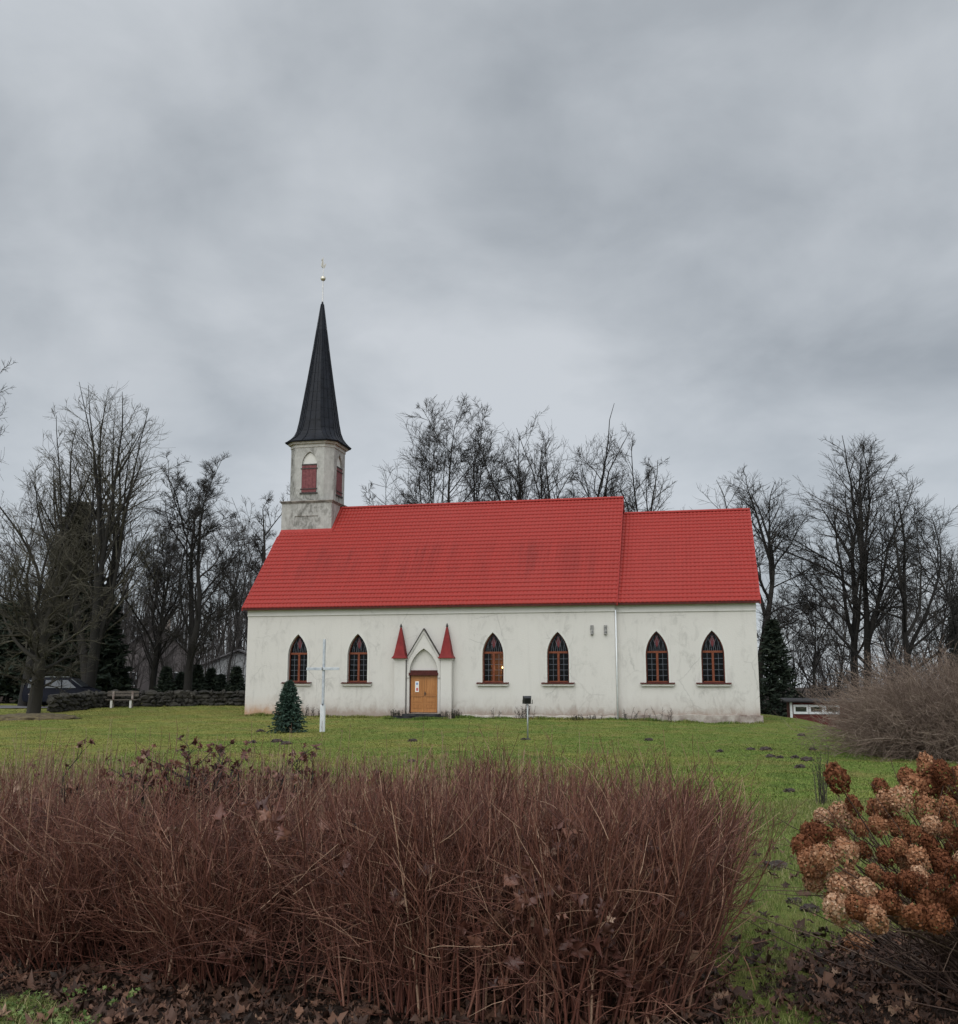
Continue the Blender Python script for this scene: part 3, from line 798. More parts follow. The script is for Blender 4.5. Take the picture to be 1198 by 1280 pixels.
# windows
def make_window(cx, y0, lead_dark=False):
    bm = bmesh.new()
    ya, yb = y0 + 0.20, y0 + 0.27
    band(bm, win_poly(cx, 0.004), win_poly(cx, 0.05), ya, yb)
    w = obj('window', bm, M_frameside, ch)
    bm = bmesh.new()
    zt_ = ZS + 1.50
    box(bm, cx - 0.47, cx + 0.47, ya - 0.01, yb, zt_ - 0.05, zt_ + 0.05)
    box(bm, cx - 0.055, cx + 0.055, ya - 0.004, yb - 0.003, ZS + 0.07, zt_ - 0.05)
    box(bm, cx - 0.47, cx + 0.47, ya - 0.03, yb - 0.003, ZS + 0.005, ZS + 0.085)
    obj('crossbars', bm, M_frame, w)
    bm = bmesh.new(); band(bm, win_poly(cx, -0.10), win_poly(cx, 0.0), y0 - 0.018, y0 + 0.002); obj('surround', bm, M_trim, w)
    bm = bmesh.new()
    vs = [bm.verts.new((u, y0 + 0.255, v)) for u, v in win_poly(cx, 0.03)]; bm.faces.new(vs)
    obj('glass', bm, M_glass, w)
    bm = bmesh.new(); yl0, yl1 = y0 + 0.235, y0 + 0.246; hw = 0.0085
    for s in (-1, 1):
        xm = cx + s * 0.265
        box(bm, xm - hw, xm + hw, yl0, yl1, ZS + 0.085, zt_ - 0.05)
        for i in range(1, 5):
            z = ZS + 0.08 + (1.37) * i / 5
            xa, xb = sorted((cx + s * 0.056, cx + s * 0.475))
            box(bm, xa, xb, yl0 + 0.002, yl1 - 0.002, z - hw, z + hw)
    # interlacing tracery above the transom
    h = WW / 2; rise = WZA - WZS; RR = (h * h + rise * rise) / (2 * h)
    inside = lambda x, z: abs(x - cx) < (h - 0.07 if z < ZS + WZS else (RR ** 2 - (z - ZS - WZS) ** 2) ** 0.5 - RR + h - 0.07 if z < ZS + WZA - 0.02 else 0)
    for s in (-1, 1):
        for start in (0.36, 0.72, 1.08, 1.44):
            prev = None
            for i in range(13):
                z = zt_ + 0.05 + i * 0.075
                dz = z - zt_
                x = cx + s * (-h + start * h - (RR - (max(RR ** 2 - dz ** 2, 0)) ** 0.5) * -1.0)
                ok = inside(x, z)
                if prev and ok:
                    prism(bm, [(prev[0] - 0.007, yl0, prev[1]), (prev[0] + 0.007, yl0, prev[1]), (prev[0] + 0.007, yl1, prev[1]), (prev[0] - 0.007, yl1, prev[1])],
                          [(x - 0.007, yl0, z), (x + 0.007, yl0, z), (x + 0.007, yl1, z), (x - 0.007, yl1, z)])
                prev = (x, z) if ok else None
    obj('leading', bm, M_lead, w)
    bm = bmesh.new()
    dm = [(cx, zt_ + 0.22), (cx + 0.135, zt_ + 0.50), (cx, zt_ + 0.84), (cx - 0.135, zt_ + 0.50)]
    bm.faces.new([bm.verts.new((u, y0 + 0.250, v)) for u, v in dm])
    obj('red_pane', bm, M_redglass, w)
    bm = bmesh.new()
    box(bm, cx - 0.79, cx + 0.79, y0 - 0.13, y0 - 0.002, ZS - 0.17, ZS - 0.035)
    bevel(bm, 0.012)
    obj('sill', bm, M_trim, w)
    bm = bmesh.new()
    q0 = [(cx - 0.83, y0 - 0.19, ZS - 0.045), (cx + 0.83, y0 - 0.19, ZS - 0.045), (cx + 0.83, y0 + 0.0, ZS + 0.0), (cx - 0.83, y0 + 0.0, ZS + 0.0)]
    prism(bm, q0, [(x, y, z + 0.012) for x, y, z in q0])
    q0 = [(cx - 0.54, y0 + 0.0, ZS + 0.003), (cx + 0.54, y0 + 0.0, ZS + 0.003), (cx + 0.54, y0 + 0.21, ZS + 0.03), (cx - 0.54, y0 + 0.21, ZS + 0.03)]
    prism(bm, q0, [(x, y, z + 0.012) for x, y, z in q0])
    box(bm, cx - 0.83, cx + 0.83, y0 - 0.192, y0 - 0.18, ZS - 0.06, ZS - 0.033)
    obj('sill_flashing', bm, M_darkred, w)
    return w
for cx, y0 in WIN: make_window(cx, y0)

# two small stone corbels high on the wall near the junction
for cx in (18.47, 19.14):
    bm = bmesh.new()
    box(bm, cx - 0.075, cx + 0.075, -0.06, -0.002, 4.12, 4.54)
    prism(bm, [(cx - 0.06, -0.16, 4.08), (cx + 0.06, -0.16, 4.08), (cx + 0.06, -0.062, 4.04), (cx - 0.06, -0.062, 4.04)], [(cx - 0.035, -0.10, 4.30), (cx + 0.035, -0.10, 4.30), (cx + 0.035, -0.062, 4.32), (cx - 0.035, -0.062, 4.32)])
    obj('corbel', bm, mat('corbel_stone', (0.10, 0.10, 0.10), (0.34, 0.33, 0.31), scale=9, rough=0.9), ch)

# portal
PC = 9.86
portal_bm = bmesh.new()
PY = -0.22
gz0, gza = 2.98, 4.43
niche = arch_poly(PC, 0.17, 1.50, 2.18, 3.44)
outer = [(PC - 0.88, BASE), (PC + 0.88, BASE), (PC + 0.88, gz0), (PC, gza), (PC - 0.88, gz0)]
wall_holes(portal_bm, outer, [niche], lambda u, v, d: (u, PY + d, v), 0.205)
a = [portal_bm.verts.new((u, PY, v)) for u, v in outer]; b = [portal_bm.verts.new((u, -0.001, v)) for u, v in outer]
for i in range(len(a)):
    j = (i + 1) % len(a); portal_bm.faces.new([a[j], a[i], b[i], b[j]])
portal_bm.faces.new([portal_bm.verts.new((u, -0.013, v)) for u, v in niche])
portal = obj('portal', portal_bm, M_wall, ch, recalc=False)
bm = bmesh.new()
for s in (-1, 1):
    x0, x1 = sorted((PC + s * 0.93, PC + s * 1.51))
    box(bm, x0, x1, -0.36, -0.002, BASE, 2.86)
    box(bm, x0 - 0.05, x1 + 0.05, -0.41, -0.003, 2.862, 2.93)
pieces('pier', bm, M_wall, portal)
for s in (-1, 1):
    cx, cy = PC + s * 1.225, -0.20
    bm = bmesh.new()
    prof = [(0.385, 2.935), (0.39, 2.965), (0.31, 3.08), (0.265, 3.25), (0.04, 4.52)]
    rings = [[bm.verts.new((cx + sx * h, cy + sy * min(h, 0.36) * 0.95, z)) for sx, sy in ((-1, -1), (1, -1), (1, 1), (-1, 1))] for h, z in prof]
    for p_, q_ in zip(rings, rings[1:]):
        for i in range(4): bm.faces.new([p_[i], p_[(i + 1) % 4], q_[(i + 1) % 4], q_[i]])
    bm.faces.new(rings[0][::-1]); bm.faces.new(rings[-1])
    pn = obj('pinnacle', bm, M_pinn, portal)
    bm = bmesh.new(); lathe(bm, [(0.05, 0), (0.07, 0.04), (0.045, 0.12), (0.01, 0.2)], (cx, cy, 4.525), 8); obj('finial', bm, M_iron, pn)
bm = bmesh.new()
for s in (-1, 1):
    q = [(PC, gza + 0.0), (PC + s * 0.89, gz0 + 0.0), (PC + s * 0.89, gz0 + 0.035), (PC, gza + 0.042)]
    prism(bm, [(u, PY - 0.07, v) for u, v in q], [(u, -0.002, v) for u, v in q])
pieces('coping', bm, M_iron, portal)
bm = bmesh.new()
for s in (-1, 1):
    q = [(PC, gza - 0.17), (PC + s * 0.84, gz0 - 0.10), (PC + s * 0.84, gz0 - 0.15), (PC, gza - 0.235)]
    prism(bm, [(u, PY - 0.03, v) for u, v in q], [(u, PY - 0.001, v) for u, v in q])
for s in (-1, 1):
    xa, xb = sorted((PC + s * 0.76, PC + s * 0.87)); box(bm, xa, xb, PY - 0.035, PY - 0.001, 1.93, 1.975)
pieces('moulding', bm, M_cornice, portal)
# door
DZ0, DZ1 = 0.20, 2.08
bm = bmesh.new()
box(bm, PC - 0.748, PC - 0.70, -0.10, -0.016, DZ0, DZ1); box(bm, PC + 0.70, PC + 0.748, -0.10, -0.016, DZ0, DZ1)
box(bm, PC - 0.78, PC + 0.78, -0.255, -0.016, DZ1, DZ1 + 0.13)
box(bm, PC - 0.70, PC + 0.70, -0.15, -0.016, DZ1 + 0.131, DZ1 + 0.26)
door = obj('door', bm, M_darkred, ch)
for s in (-1, 1):
    x0, x1 = sorted((PC + s * 0.008, PC + s * 0.695))
    bm = bmesh.new()
    box(bm, x0, x1, -0.075, -0.02, DZ0 + 0.03, DZ1 - 0.005)
    def panel(xa, xb, za, zb):
        band(bm, [(xa, za), (xb, za), (xb, zb), (xa, zb)], [(xa + 0.03, za + 0.03), (xb - 0.03, za + 0.03), (xb - 0.03, zb - 0.03), (xa + 0.03, zb - 0.03)], -0.095, -0.0755)
        box(bm, xa + 0.07, xb - 0.07, -0.088, -0.0755, za + 0.07, zb - 0.07)
    panel(x0 + 0.09, x1 - 0.09, DZ0 + 0.92, DZ1 - 0.10)
    panel(x0 + 0.09, x1 - 0.09, DZ0 + 0.52, DZ0 + 0.80)
    panel(x0 + 0.09, (x0 + x1) / 2 - 0.02, DZ0 + 0.22, DZ0 + 0.44); panel((x0 + x1) / 2 + 0.02, x1 - 0.09, DZ0 + 0.22, DZ0 + 0.44)
    box(bm, x0 + 0.04, x1 - 0.04, -0.11, -0.0755, DZ0 + 0.84, DZ0 + 0.875)
    leaf = obj('door_leaf', bm, M_door, door)
    if s < 0:
        pass
bm = bmesh.new()
box(bm, PC + 0.035, PC + 0.075, -0.115, -0.0765, 1.06, 1.26); cyl(bm, (PC + 0.055, -0.115, 1.17), (PC + 0.055, -0.16, 1.17), 0.012, n=6); box(bm, PC + 0.045, PC + 0.15, -0.175, -0.155, 1.158, 1.182)
obj('handle', bm, M_iron, door)
bm = bmesh.new(); box(bm, PC - 0.46, PC - 0.27, -0.112, -0.105, 1.25, 1.78)
poster = obj('notice', bm, M_paper, door)
tag_m = {'blue_print': (0.18, 0.25, 0.45), 'red_print': (0.45, 0.09, 0.10), 'grey_print': (0.25, 0.25, 0.27)}
pm = {k: mat(k, v, rough=0.6) for k, v in tag_m.items()}
for nm, (xa, xb, za, zb), k in (('print_block', (PC - 0.42, PC - 0.31, 1.60, 1.72), 'blue_print'), ('print_block', (PC - 0.41, PC - 0.30, 1.30, 1.46), 'red_print'), ('print_block', (PC - 0.435, PC - 0.295, 1.535, 1.555), 'grey_print')):
    bm = bmesh.new(); box(bm, xa, xb, -0.1145, -0.1122, za, zb); o = obj('printed_patch', bm, pm[k], door)
bm = bmesh.new()
for i, (w, y, z0, z1) in enumerate(((0.98, -0.75, -0.06, 0.17), (1.32, -1.10, -0.28, 0.075), (1.62, -1.45, -0.5, -0.015))):
    box(bm, PC - w, PC + w, y, (-0.02, -0.751, -1.101)[i], z0, z1)
bevel(bm, 0.02)
rg = random.Random(4)
for v in bm.verts: v.co += Vector((rg.uniform(-.02, .02), rg.uniform(-.02, .02), rg.uniform(-.012, .012)))
obj('steps', bm, M_step, ch)

# tower base
bm = bmesh.new()
TZ1 = 12.10
pan = [(TA0 + 0.83, 10.72), (TA0 + 2.28, 10.72), (TA0 + 2.28, 11.33), (TA0 + 0.83, 11.33)]
wall_holes(bm, [(TA0, 9.0), (TA1, 9.0), (TA1, TZ1), (TA0, TZ1)], [pan], lambda u, v, d: (u, TK0 + d, v), 0.05)
bm.faces.new([bm.verts.new((u, TK0 + 0.05, v)) for u, v in pan])
for x in (TA0, TA1):
    z0 = BASE if x == TA0 else 9.0
    bm.faces.new([bm.verts.new(p) for p in ((x, TK0, z0), (x, TK1, z0), (x, TK1, TZ1), (x, TK0, TZ1))])
bm.faces.new([bm.verts.new(p) for p in ((TA0, TK1, BASE), (TA1, TK1, BASE), (TA1, TK1, TZ1), (TA0, TK1, TZ1))])
bm.faces.new([bm.verts.new(p) for p in ((TA0, TK0, BASE), (0, TK0, BASE), (0, TK0, 9.0), (TA0, TK0, 9.0))])
tower = obj('tower', bm, M_tower, ch, recalc=False)
bm = bmesh.new()
box(bm, TA0 - 0.05, TA1 + 0.05, TK0 - 0.05, TK1 + 0.05, TZ1 + 0.001, TZ1 + 0.07)
box(bm, TA0 - 0.11, TA1 + 0.11, TK0 - 0.11, TK1 + 0.11, TZ1 + 0.072, TZ1 + 0.13)
obj('ledge', bm, mat('weathered_ledge', (0.10, 0.085, 0.075), (0.30, 0.27, 0.24), scale=3, rough=0.9), tower)
# belfry: a square with cut corners
TCX, TCY = 1.46, 5.81
BH, BC = 1.37, 0.45
def oct_ring(h, c, z):
    p = [(-h + c, -h), (h - c, -h), (h, -h + c), (h, h - c), (h - c, h), (-h + c, h), (-h, h - c), (-h, -h + c)]
    return [(TCX + x, TCY + y, z) for x, y in p]
BZ0, BZ1 = 12.23, 15.80
bm = bmesh.new()
r0, r1 = oct_ring(BH, BC, BZ0), oct_ring(BH, BC, BZ1)
bel_sh = []
for i in range(8):
    j = (i + 1) % 8
    A, B = Vector(r0[i]), Vector(r0[j])
    u = (B - A).normalized(); nin = Vector((-u.y, u.x, 0))
    w = (B - A).length
    fn = lambda uu, v, d, A=A, u=u, nin=nin: A + u * uu + nin * d + Vector((0, 0, v - BZ0))
    if i % 2 == 0:
        hole = arch_poly(w / 2, BZ0 + 0.52, 0.94, BZ0 + 2.24, BZ0 + 2.98)
        wall_holes(bm, [(0, BZ0), (w, BZ0), (w, BZ1), (0, BZ1)], [hole], fn, 0.11)
        bm.faces.new([bm.verts.new(fn(a, b, 0.11)) for a, b in hole])
        bel_sh.append((fn, w))
    else:
        bm.faces.new([bm.verts.new(p) for p in (r0[i], r0[j], r1[j], r1[i])])
belfry = obj('belfry', bm, M_tower, ch, recalc=False)
def fbox(bm, fn, u0, u1, v0, v1, d0, d1):
    prism(bm, [fn(u0, v0, d0), fn(u1, v0, d0), fn(u1, v0, d1), fn(u0, v0, d1)], [fn(u0, v1, d0), fn(u1, v1, d0), fn(u1, v1, d1), fn(u0, v1, d1)])
for fn, w in bel_sh:
    c = w / 2
    bm = bmesh.new()
    for k in range(4):
        x0 = c - 0.45 + k * 0.226
        fbox(bm, fn, x0, x0 + 0.218, BZ0 + 0.53, BZ0 + 2.14, 0.0 - 0.02, 0.05)
    sh = obj('shutter', bm, M_shutter, belfry)
    bm = bmesh.new()
    fbox(bm, fn, c - 0.53, c + 0.53, BZ0 + 0.70, BZ0 + 0.75, -0.05, -0.021); fbox(bm, fn, c - 0.53, c + 0.53, BZ0 + 1.93, BZ0 + 1.98, -0.05, -0.021)
    fbox(bm, fn, c - 0.47, c + 0.47, BZ0 + 2.15, BZ0 + 2.23, -0.03, 0.10); fbox(bm, fn, c - 0.55, c + 0.55, BZ0 + 0.43, BZ0 + 0.51, -0.07, 0.0)
    pieces('shutter_bar', bm, M_iron, belfry)
    bm = bmesh.new()
    tp_ = arch_poly(c, BZ0 + 2.235, 0.90, BZ0 + 2.26, BZ0 + 2.94)
    bm.faces.new([bm.verts.new(fn(a, b, 0.104)) for a, b in tp_])
    obj('tympanum', bm, M_trim, belfry, recalc=False)
bm = bmesh.new()
prism(bm, oct_ring(BH + 0.04, BC + 0.02, BZ1 - 0.32), oct_ring(BH + 0.04, BC + 0.02, BZ1 - 0.001))
prism(bm, oct_ring(BH + 0.14, BC + 0.05, BZ1 - 0.12), oct_ring(BH + 0.2, BC + 0.07, BZ1 + 0.03))
obj('cornice', bm, M_cornice, belfry)
# spire
prof = [(15.80, 1.66, 0.52), (15.87, 1.69, 0.53), (15.98, 1.56, 0.52), (16.14, 1.42, 0.54), (16.36, 1.285, 0.57), (16.68, 1.185, 0.60), (17.3, 1.085, 0.60), (19.8, 0.735, 0.43), (22.5, 0.365, 0.21), (25.15, 0.035, 0.02)]
bm = bmesh.new()
LEANX = -0.02
def spr(z, h, c):
    dx = LEANX * max(z - 15.8, 0) * 0.0
    return [(x + dx, y, zz_) for x, y, zz_ in oct_ring(h, c, z)]
rings = [[bm.verts.new(p) for p in spr(z, h, c)] for z, h, c in prof]
for p_, q_ in zip(rings, rings[1:]):
    for i in range(8): bm.faces.new([p_[i], p_[(i + 1) % 8], q_[(i + 1) % 8], q_[i]])
bm.faces.new(rings[0][::-1]); bm.faces.new(rings[-1])
# standing seams up every face and welted cross joints
def spire_pt(face, f, z):
    for (za, ha, ca), (zb, hb, cb) in zip(prof[1:], prof[2:]):
        if za <= z <= zb:
            t = (z - za) / (zb - za); h = ha + (hb - ha) * t; c = ca + (cb - ca) * t
            ring = oct_ring(h, c, z)
            A, B = Vector(ring[face]), Vector(ring[(face + 1) % 8])
            return A + (B - A) * f
    return Vector((TCX, TCY, z))
for face in range(8):
    for f in (0.0, 0.33, 0.67):
        zs_ = [15.88, 15.99, 16.15, 16.37, 16.7, 17.3, 18.5, 20, 21.5, 23.2 if f else 24.9]
        prev = None
        for z in zs_:
            p = spire_pt(face, f, z)
            o_ = Vector((p.x - TCX, p.y - TCY, 0)).normalized(); s_ = Vector((-o_.y, o_.x, 0))
            q = [p - s_ * 0.016, p + s_ * 0.016, p + s_ * 0.012 + o_ * 0.035, p - s_ * 0.012 + o_ * 0.035]
            q = [bm.verts.new(v) for v in q]
            if prev:
                for i in range(4): bm.faces.new([prev[i], prev[(i + 1) % 4], q[(i + 1) % 4], q[i]])
            prev = q
    for i, z in enumerate(np.arange(16.6, 24.2, 0.62)):
        zz_ = z + (0.2 if face % 2 else 0)
        A, B = spire_pt(face, 0.0, zz_), spire_pt(face, 1.0, zz_)
        o_ = Vector(((A + B).x / 2 - TCX, (A + B).y / 2 - TCY, 0)).normalized()
        prism(bm, [A, B, B + o_ * 0.014, A + o_ * 0.014], [A + Vector((0, 0, 0.03)), B + Vector((0, 0, 0.03)), B + o_ * 0.008 + Vector((0, 0, 0.03)), A + o_ * 0.008 + Vector((0, 0, 0.03))])
spire = obj('spire', bm, M_spire, ch)
bm = bmesh.new(); cyl(bm, (TCX, TCY, 25.0), (TCX, TCY, 27.75), 0.05, 0.028, 8)
obj('finial_pole', bm, mat('pale_metal', (0.50, 0.50, 0.50), (0.62, 0.6, 0.58), scale=4, rough=0.4, metallic=0.3), spire)
M_gilt = mat('weathered_gilt', (0.50, 0.46, 0.38), (0.66, 0.62, 0.52), scale=6, rough=0.35, metallic=0.7)
bm = bmesh.new(); bmesh.ops.create_uvsphere(bm, u_segments=16, v_segments=10, radius=0.165, matrix=Matrix.Translation((TCX, TCY, 26.6))); obj('ball', bm, M_gilt, spire, smooth=True)
bm = bmesh.new()
ck = [(-0.16, 27.38), (-0.06, 27.30), (0.06, 27.32), (0.13, 27.42), (0.2, 27.62), (0.14, 27.64), (0.08, 27.52), (0.0, 27.52), (-0.05, 27.66), (-0.04, 27.84), (-0.02, 28.02), (-0.07, 27.92), (-0.13, 27.86), (-0.17, 27.80), (-0.11, 27.76), (-0.13, 27.6), (-0.17, 27.48)]
ca, sa = math.cos(1.05), math.sin(1.05)
prism(bm, [(TCX + x * ca + 0.02 * sa, TCY + x * sa - 0.02 * ca, z - 0.02) for x, z in ck], [(TCX + x * ca - 0.02 * sa, TCY + x * sa + 0.02 * ca, z - 0.02) for x, z in ck])
obj('weathercock', bm, M_gilt, spire)
# things inside, glimpsed through the third window: a lit lamp and a panelled screen
def chw(x, y, z): return CH_M @ Vector((x, y, z))
scr = thing('wooden_screen', 'brown wooden screen glimpsed inside the third nave window', 'screen', chw(13.75, 1.55, 0.15), -PSI)
bm = bmesh.new(); box(bm, -0.75, 0.75, 0, 0.06, 0, 3.1); obj('screen_board', bm, M_wood, scr)
bm = bmesh.new()
for x in (-0.74, -0.26, 0.22, 0.66): box(bm, x, x + 0.08, -0.03, -0.001, 0, 3.1)
obj('screen_rail', bm, M_wood, scr)
lp = thing('candle_lamp', 'small lit lamp shining through the third nave window', 'lamp', chw(13.80, 0.62, 0.15), -PSI)
bm = bmesh.new(); lathe(bm, [(0.12, 0), (0.1, 0.03), (0.02, 0.06), (0.02, 2.27)], (0, 0, 0), 10); obj('lamp_stand', bm, M_iron, lp)
m_em, t_, b_ = new_mat('lamp_glow'); b_.inputs['Emission Color'].default_value = (1, 0.62, 0.22, 1); b_.inputs['Emission Strength'].default_value = 16; b_.inputs['Base Color'].default_value = (0.8, 0.6, 0.3, 1)
bm = bmesh.new(); lathe(bm, [(0.015, 0), (0.032, 0.02), (0.028, 0.07), (0.008, 0.11)], (0, 0, 2.28), 10); obj('bulb', bm, m_em, lp)

pl = bpy.data.lights.new('lamp_light', 'POINT'); pl.energy = 45; pl.color = (1, 0.62, 0.28); pl.shadow_soft_size = 0.04
plo = bpy.data.objects.new('lamp_light', pl); COL.objects.link(plo); plo.parent = lp; plo.location = (0.0, 0.12, 2.33)

# ================================================================ SMALL THINGS ON THE LAWN
# cross
M_crosspaint = mat('weathered_grey_paint', (0.33, 0.36, 0.40), (0.52, 0.55, 0.57), scale=7, rough=0.75, bump=0.3)
cx_, cy_, cz_ = on_ground(403, 915)
cr = thing('cross', 'tall white wooden cross standing on the lawn before the church', 'cross', (cx_, cy_, cz_), R(-24))
Hc = at(403, 799, cy_)[2] - cz_
bm = bmesh.new(); box(bm, -0.042, 0.042, -0.04, 0.04, 0.95, Hc); bevel(bm, 0.008); obj('post', bm, M_crosspaint, cr)
bm = bmesh.new(); box(bm, -0.072, 0.0, -0.075, -0.051, -0.1, 1.0); box(bm, -0.06, 0.06, -0.05, 0.05, -0.1, 0.949); box(bm, 0.063, 0.085, -0.06, 0.06, -0.1, 1.0); bevel(bm, 0.006); obj('base_post', bm, M_whitepaint, cr)
zb = at(403, 836, cy_)[2] - cz_
bm = bmesh.new(); box(bm, -0.72, 0.72, -0.09, -0.041, zb - 0.05, zb + 0.05); bevel(bm, 0.008); obj('crossbar', bm, M_crosspaint, cr)
bm = bmesh.new()
for px_, pz in ((0, zb + 0.03), (0, zb - 0.03), (0.03, 1.02)): cyl(bm, (px_, -0.125 if pz > 1.3 else -0.09, pz), (px_, -0.04, pz), 0.02, n=6)
obj('bolt', bm, M_iron, cr)
# young blue-green spruce by the cross
x_, y_, z_ = on_ground(361, 916)
make_spruce('small bushy blue green spruce left of the white cross', x_, y_, 1.86, 0.66, 5, n=26000, size=0.075, mats=M_blueneedle, name='young_spruce', nb=260, low=0.04, prof=0.72)
# floodlight
x_, y_, z_ = on_ground(660, 925)
fl = thing('floodlight', 'black floodlight on a thin grey pole facing the church', 'floodlight', (x_, y_, z_), R(8))
Hf = at(660, 877, y_)[2] - z_
bm = bmesh.new(); cyl(bm, (0, 0, -0.1), (0, 0, Hf - 0.02), 0.024, n=8); obj('pole', bm, M_steel, fl, smooth=True)
bm = bmesh.new(); lathe(bm, [(0.11, -0.02), (0.10, 0.03), (0.03, 0.06)], (0, 0, 0), 8); obj('base', bm, M_iron, fl)
bm = bmesh.new()
vs0 = [(-0.10, -0.05, -0.09), (0.10, -0.05, -0.09), (0.10, -0.05, 0.09), (-0.10, -0.05, 0.09)]
vs1 = [(-0.14, 0.10, -0.12), (0.14, 0.10, -0.12), (0.14, 0.10, 0.12), (-0.14, 0.10, 0.12)]
prism(bm, vs0, vs1)
for i in range(5): box(bm, -0.09 + i * 0.042, -0.078 + i * 0.042, -0.085, -0.05, -0.08, 0.08)
bmesh.ops.transform(bm, matrix=Matrix.Translation((0, 0, Hf + 0.04)) @ Matrix.Rotation(R(14), 4, 'X'), verts=bm.verts[:])
obj('lamp_head', bm, M_black, fl)
bm = bmesh.new(); box(bm, -0.165, -0.15, -0.02, 0.02, Hf - 0.06, Hf + 0.06); box(bm, 0.15, 0.165, -0.02, 0.02, Hf - 0.06, Hf + 0.06); box(bm, -0.165, 0.165, -0.02, 0.02, Hf - 0.075, Hf - 0.061); obj('bracket', bm, M_iron, fl)

# bench
p = at(152, 885, 63.5)
bz = gnd(p[0], p[1])
bn = thing('bench', 'dark wooden bench with white legs before the stone wall', 'bench', (p[0], p[1], bz), R(6))
for y0 in (-0.26, -0.06, 0.14):
    pass
bm = bmesh.new()
for y0 in (-0.27, -0.09, 0.09): box(bm, -0.95, 0.95, y0, y0 + 0.16, 0.46, 0.51)
obj('seat', bm, M_darkred if False else mat('dark_bench_boards', (0.06, 0.05, 0.04), (0.12, 0.10, 0.08), scale=8, rough=0.8), bn)
bm = bmesh.new()
for z0 in (0.70, 0.88): box(bm, -0.95, 0.95, 0.27, 0.31, z0, z0 + 0.14)
obj('backrest', bm, bpy.data.materials['dark_bench_boards'], bn)
for x0 in (-0.58, 0.58):
    bm = bmesh.new(); box(bm, x0 - 0.065, x0 + 0.065, -0.24, -0.14, -0.05, 0.459); obj('leg', bm, M_trim, bn)
    bm = bmesh.new(); box(bm, x0 - 0.06, x0 + 0.06, 0.19, 0.265, -0.05, 1.0); obj('leg', bm, M_plinth, bn)

# fieldstone wall
def stone_wall(name, label, pts, h, th, seed):
    rng = random.Random(seed)
    bm = bmesh.new()
    total = 0
    for (xa, ya), (xb, yb) in zip(pts, pts[1:]):
        L = math.hypot(xb - xa, yb - ya); ux, uy = (xb - xa) / L, (yb - ya) / L
        s = 0
        rows = [0.12, 0.36, 0.60, 0.80]
        for ri, hz_ in enumerate(rows):
            s = rng.uniform(0, 0.3)
            while s < L:
                w = rng.choice((0.22, 0.3, 0.38, 0.5, 0.72)) * rng.uniform(0.85, 1.15)
                cx = xa + ux * (s + w / 2); cy = ya + uy * (s + w / 2)
                mtx = Matrix.Translation((cx + rng.uniform(-.03, .03), cy + rng.uniform(-.07, .07), gnd(cx, cy) + hz_ * h / 0.86 + rng.uniform(-.07, .06))) @ Matrix.Rotation(math.atan2(uy, ux) + rng.uniform(-.2, .2), 4, 'Z') @ Matrix.Diagonal((w * 0.58, th * 0.55, rng.uniform(0.11, 0.24), 1))
                r_ = bmesh.ops.create_icosphere(bm, subdivisions=2, radius=1.0, matrix=mtx)
                for v in r_['verts']: v.co += Vector((rng.uniform(-.055, .055), rng.uniform(-.055, .055), rng.uniform(-.05, .05)))
                s += w * 0.93
    o = obj(name, bm, mat('mossy_fieldstone', (0.014, 0.013, 0.011), (0.05, 0.045, 0.036), scale=1.7, rough=0.95, bump=0.4, bscale=10), None, smooth=False)
    return tag(o, label, 'wall')
pa = [at(62, 886, 57), at(118, 880, 63), at(170, 880, 66.5), at(312, 880, 68)]
stone_wall('stone_wall', 'low dark fieldstone wall along the left edge of the churchyard', [(q[0], q[1]) for q in pa], 0.92, 0.5, 2)
q = at(40, 885, 57.5)
gp = thing('gate_post', 'short weathered stone gate post beside the dark parked van', 'post', (q[0], q[1], gnd(q[0], q[1])))
bm = bmesh.new(); prism(bm, [(-.22, -.2, -.1), (.2, -.22, -.1), (.22, .2, -.1), (-.2, .22, -.1)], [(-.17, -.15, 1.0), (.15, -.17, 1.02), (.16, .16, .97), (-.16, .17, .98)]); bevel(bm, 0.04, 2); obj('post_stone', bm, M_plinth, gp)
bm = bmesh.new(); prism(bm, [(-.2, -.18, .985), (.18, -.2, 1.005), (.19, .19, .96), (-.19, .2, .97)], [(-.1, -.1, 1.1), (.1, -.1, 1.1), (.1, .1, 1.08), (-.1, .1, 1.08)]); obj('cap_stone', bm, M_plinth, gp)

# parked van beyond the wall, nose to the right
q = at(78, 884, 66.0)
van = thing('parked_van', 'dark blue van parked beyond the stone wall behind the thick tree', 'van', (q[0], q[1], gnd(q[0], q[1]) + 0.06), R(4))
M_car = mat('dark_blue_car_paint', (0.006, 0.007, 0.012), (0.009, 0.010, 0.016), scale=2, rough=0.5, spec=0.08)
M_cglass = mat('car_glass', (0.02, 0.024, 0.028), rough=0.04, spec=0.9)
prof_ = [(-2.25, 0.35), (-2.32, 0.75), (-2.25, 1.15), (-2.05, 1.72), (-1.8, 1.84), (0.3, 1.86), (0.62, 1.78), (1.45, 1.18), (2.15, 1.02), (2.33, 0.80), (2.36, 0.42), (2.2, 0.30), (-2.0, 0.28)]
bm = bmesh.new()
secs = []
for y, k in ((-0.90, 0.0), (-0.94, 0.0), (0.94, 0.0), (0.90, 0.0)):
    sh_ = []
    for x, z in prof_:
        ins = 0.13 * max(0, (z - 1.0) / 0.85)
        yy = y - math.copysign(ins, y)
        sc_ = 0.985 if abs(y) == 0.90 else 0.955 if False else 1.0
        sh_.append(bm.verts.new((x * (0.985 if abs(y) == 0.94 else 0.96), yy, z if abs(y) == 0.90 else z * 0.99)))
    secs.append(sh_)
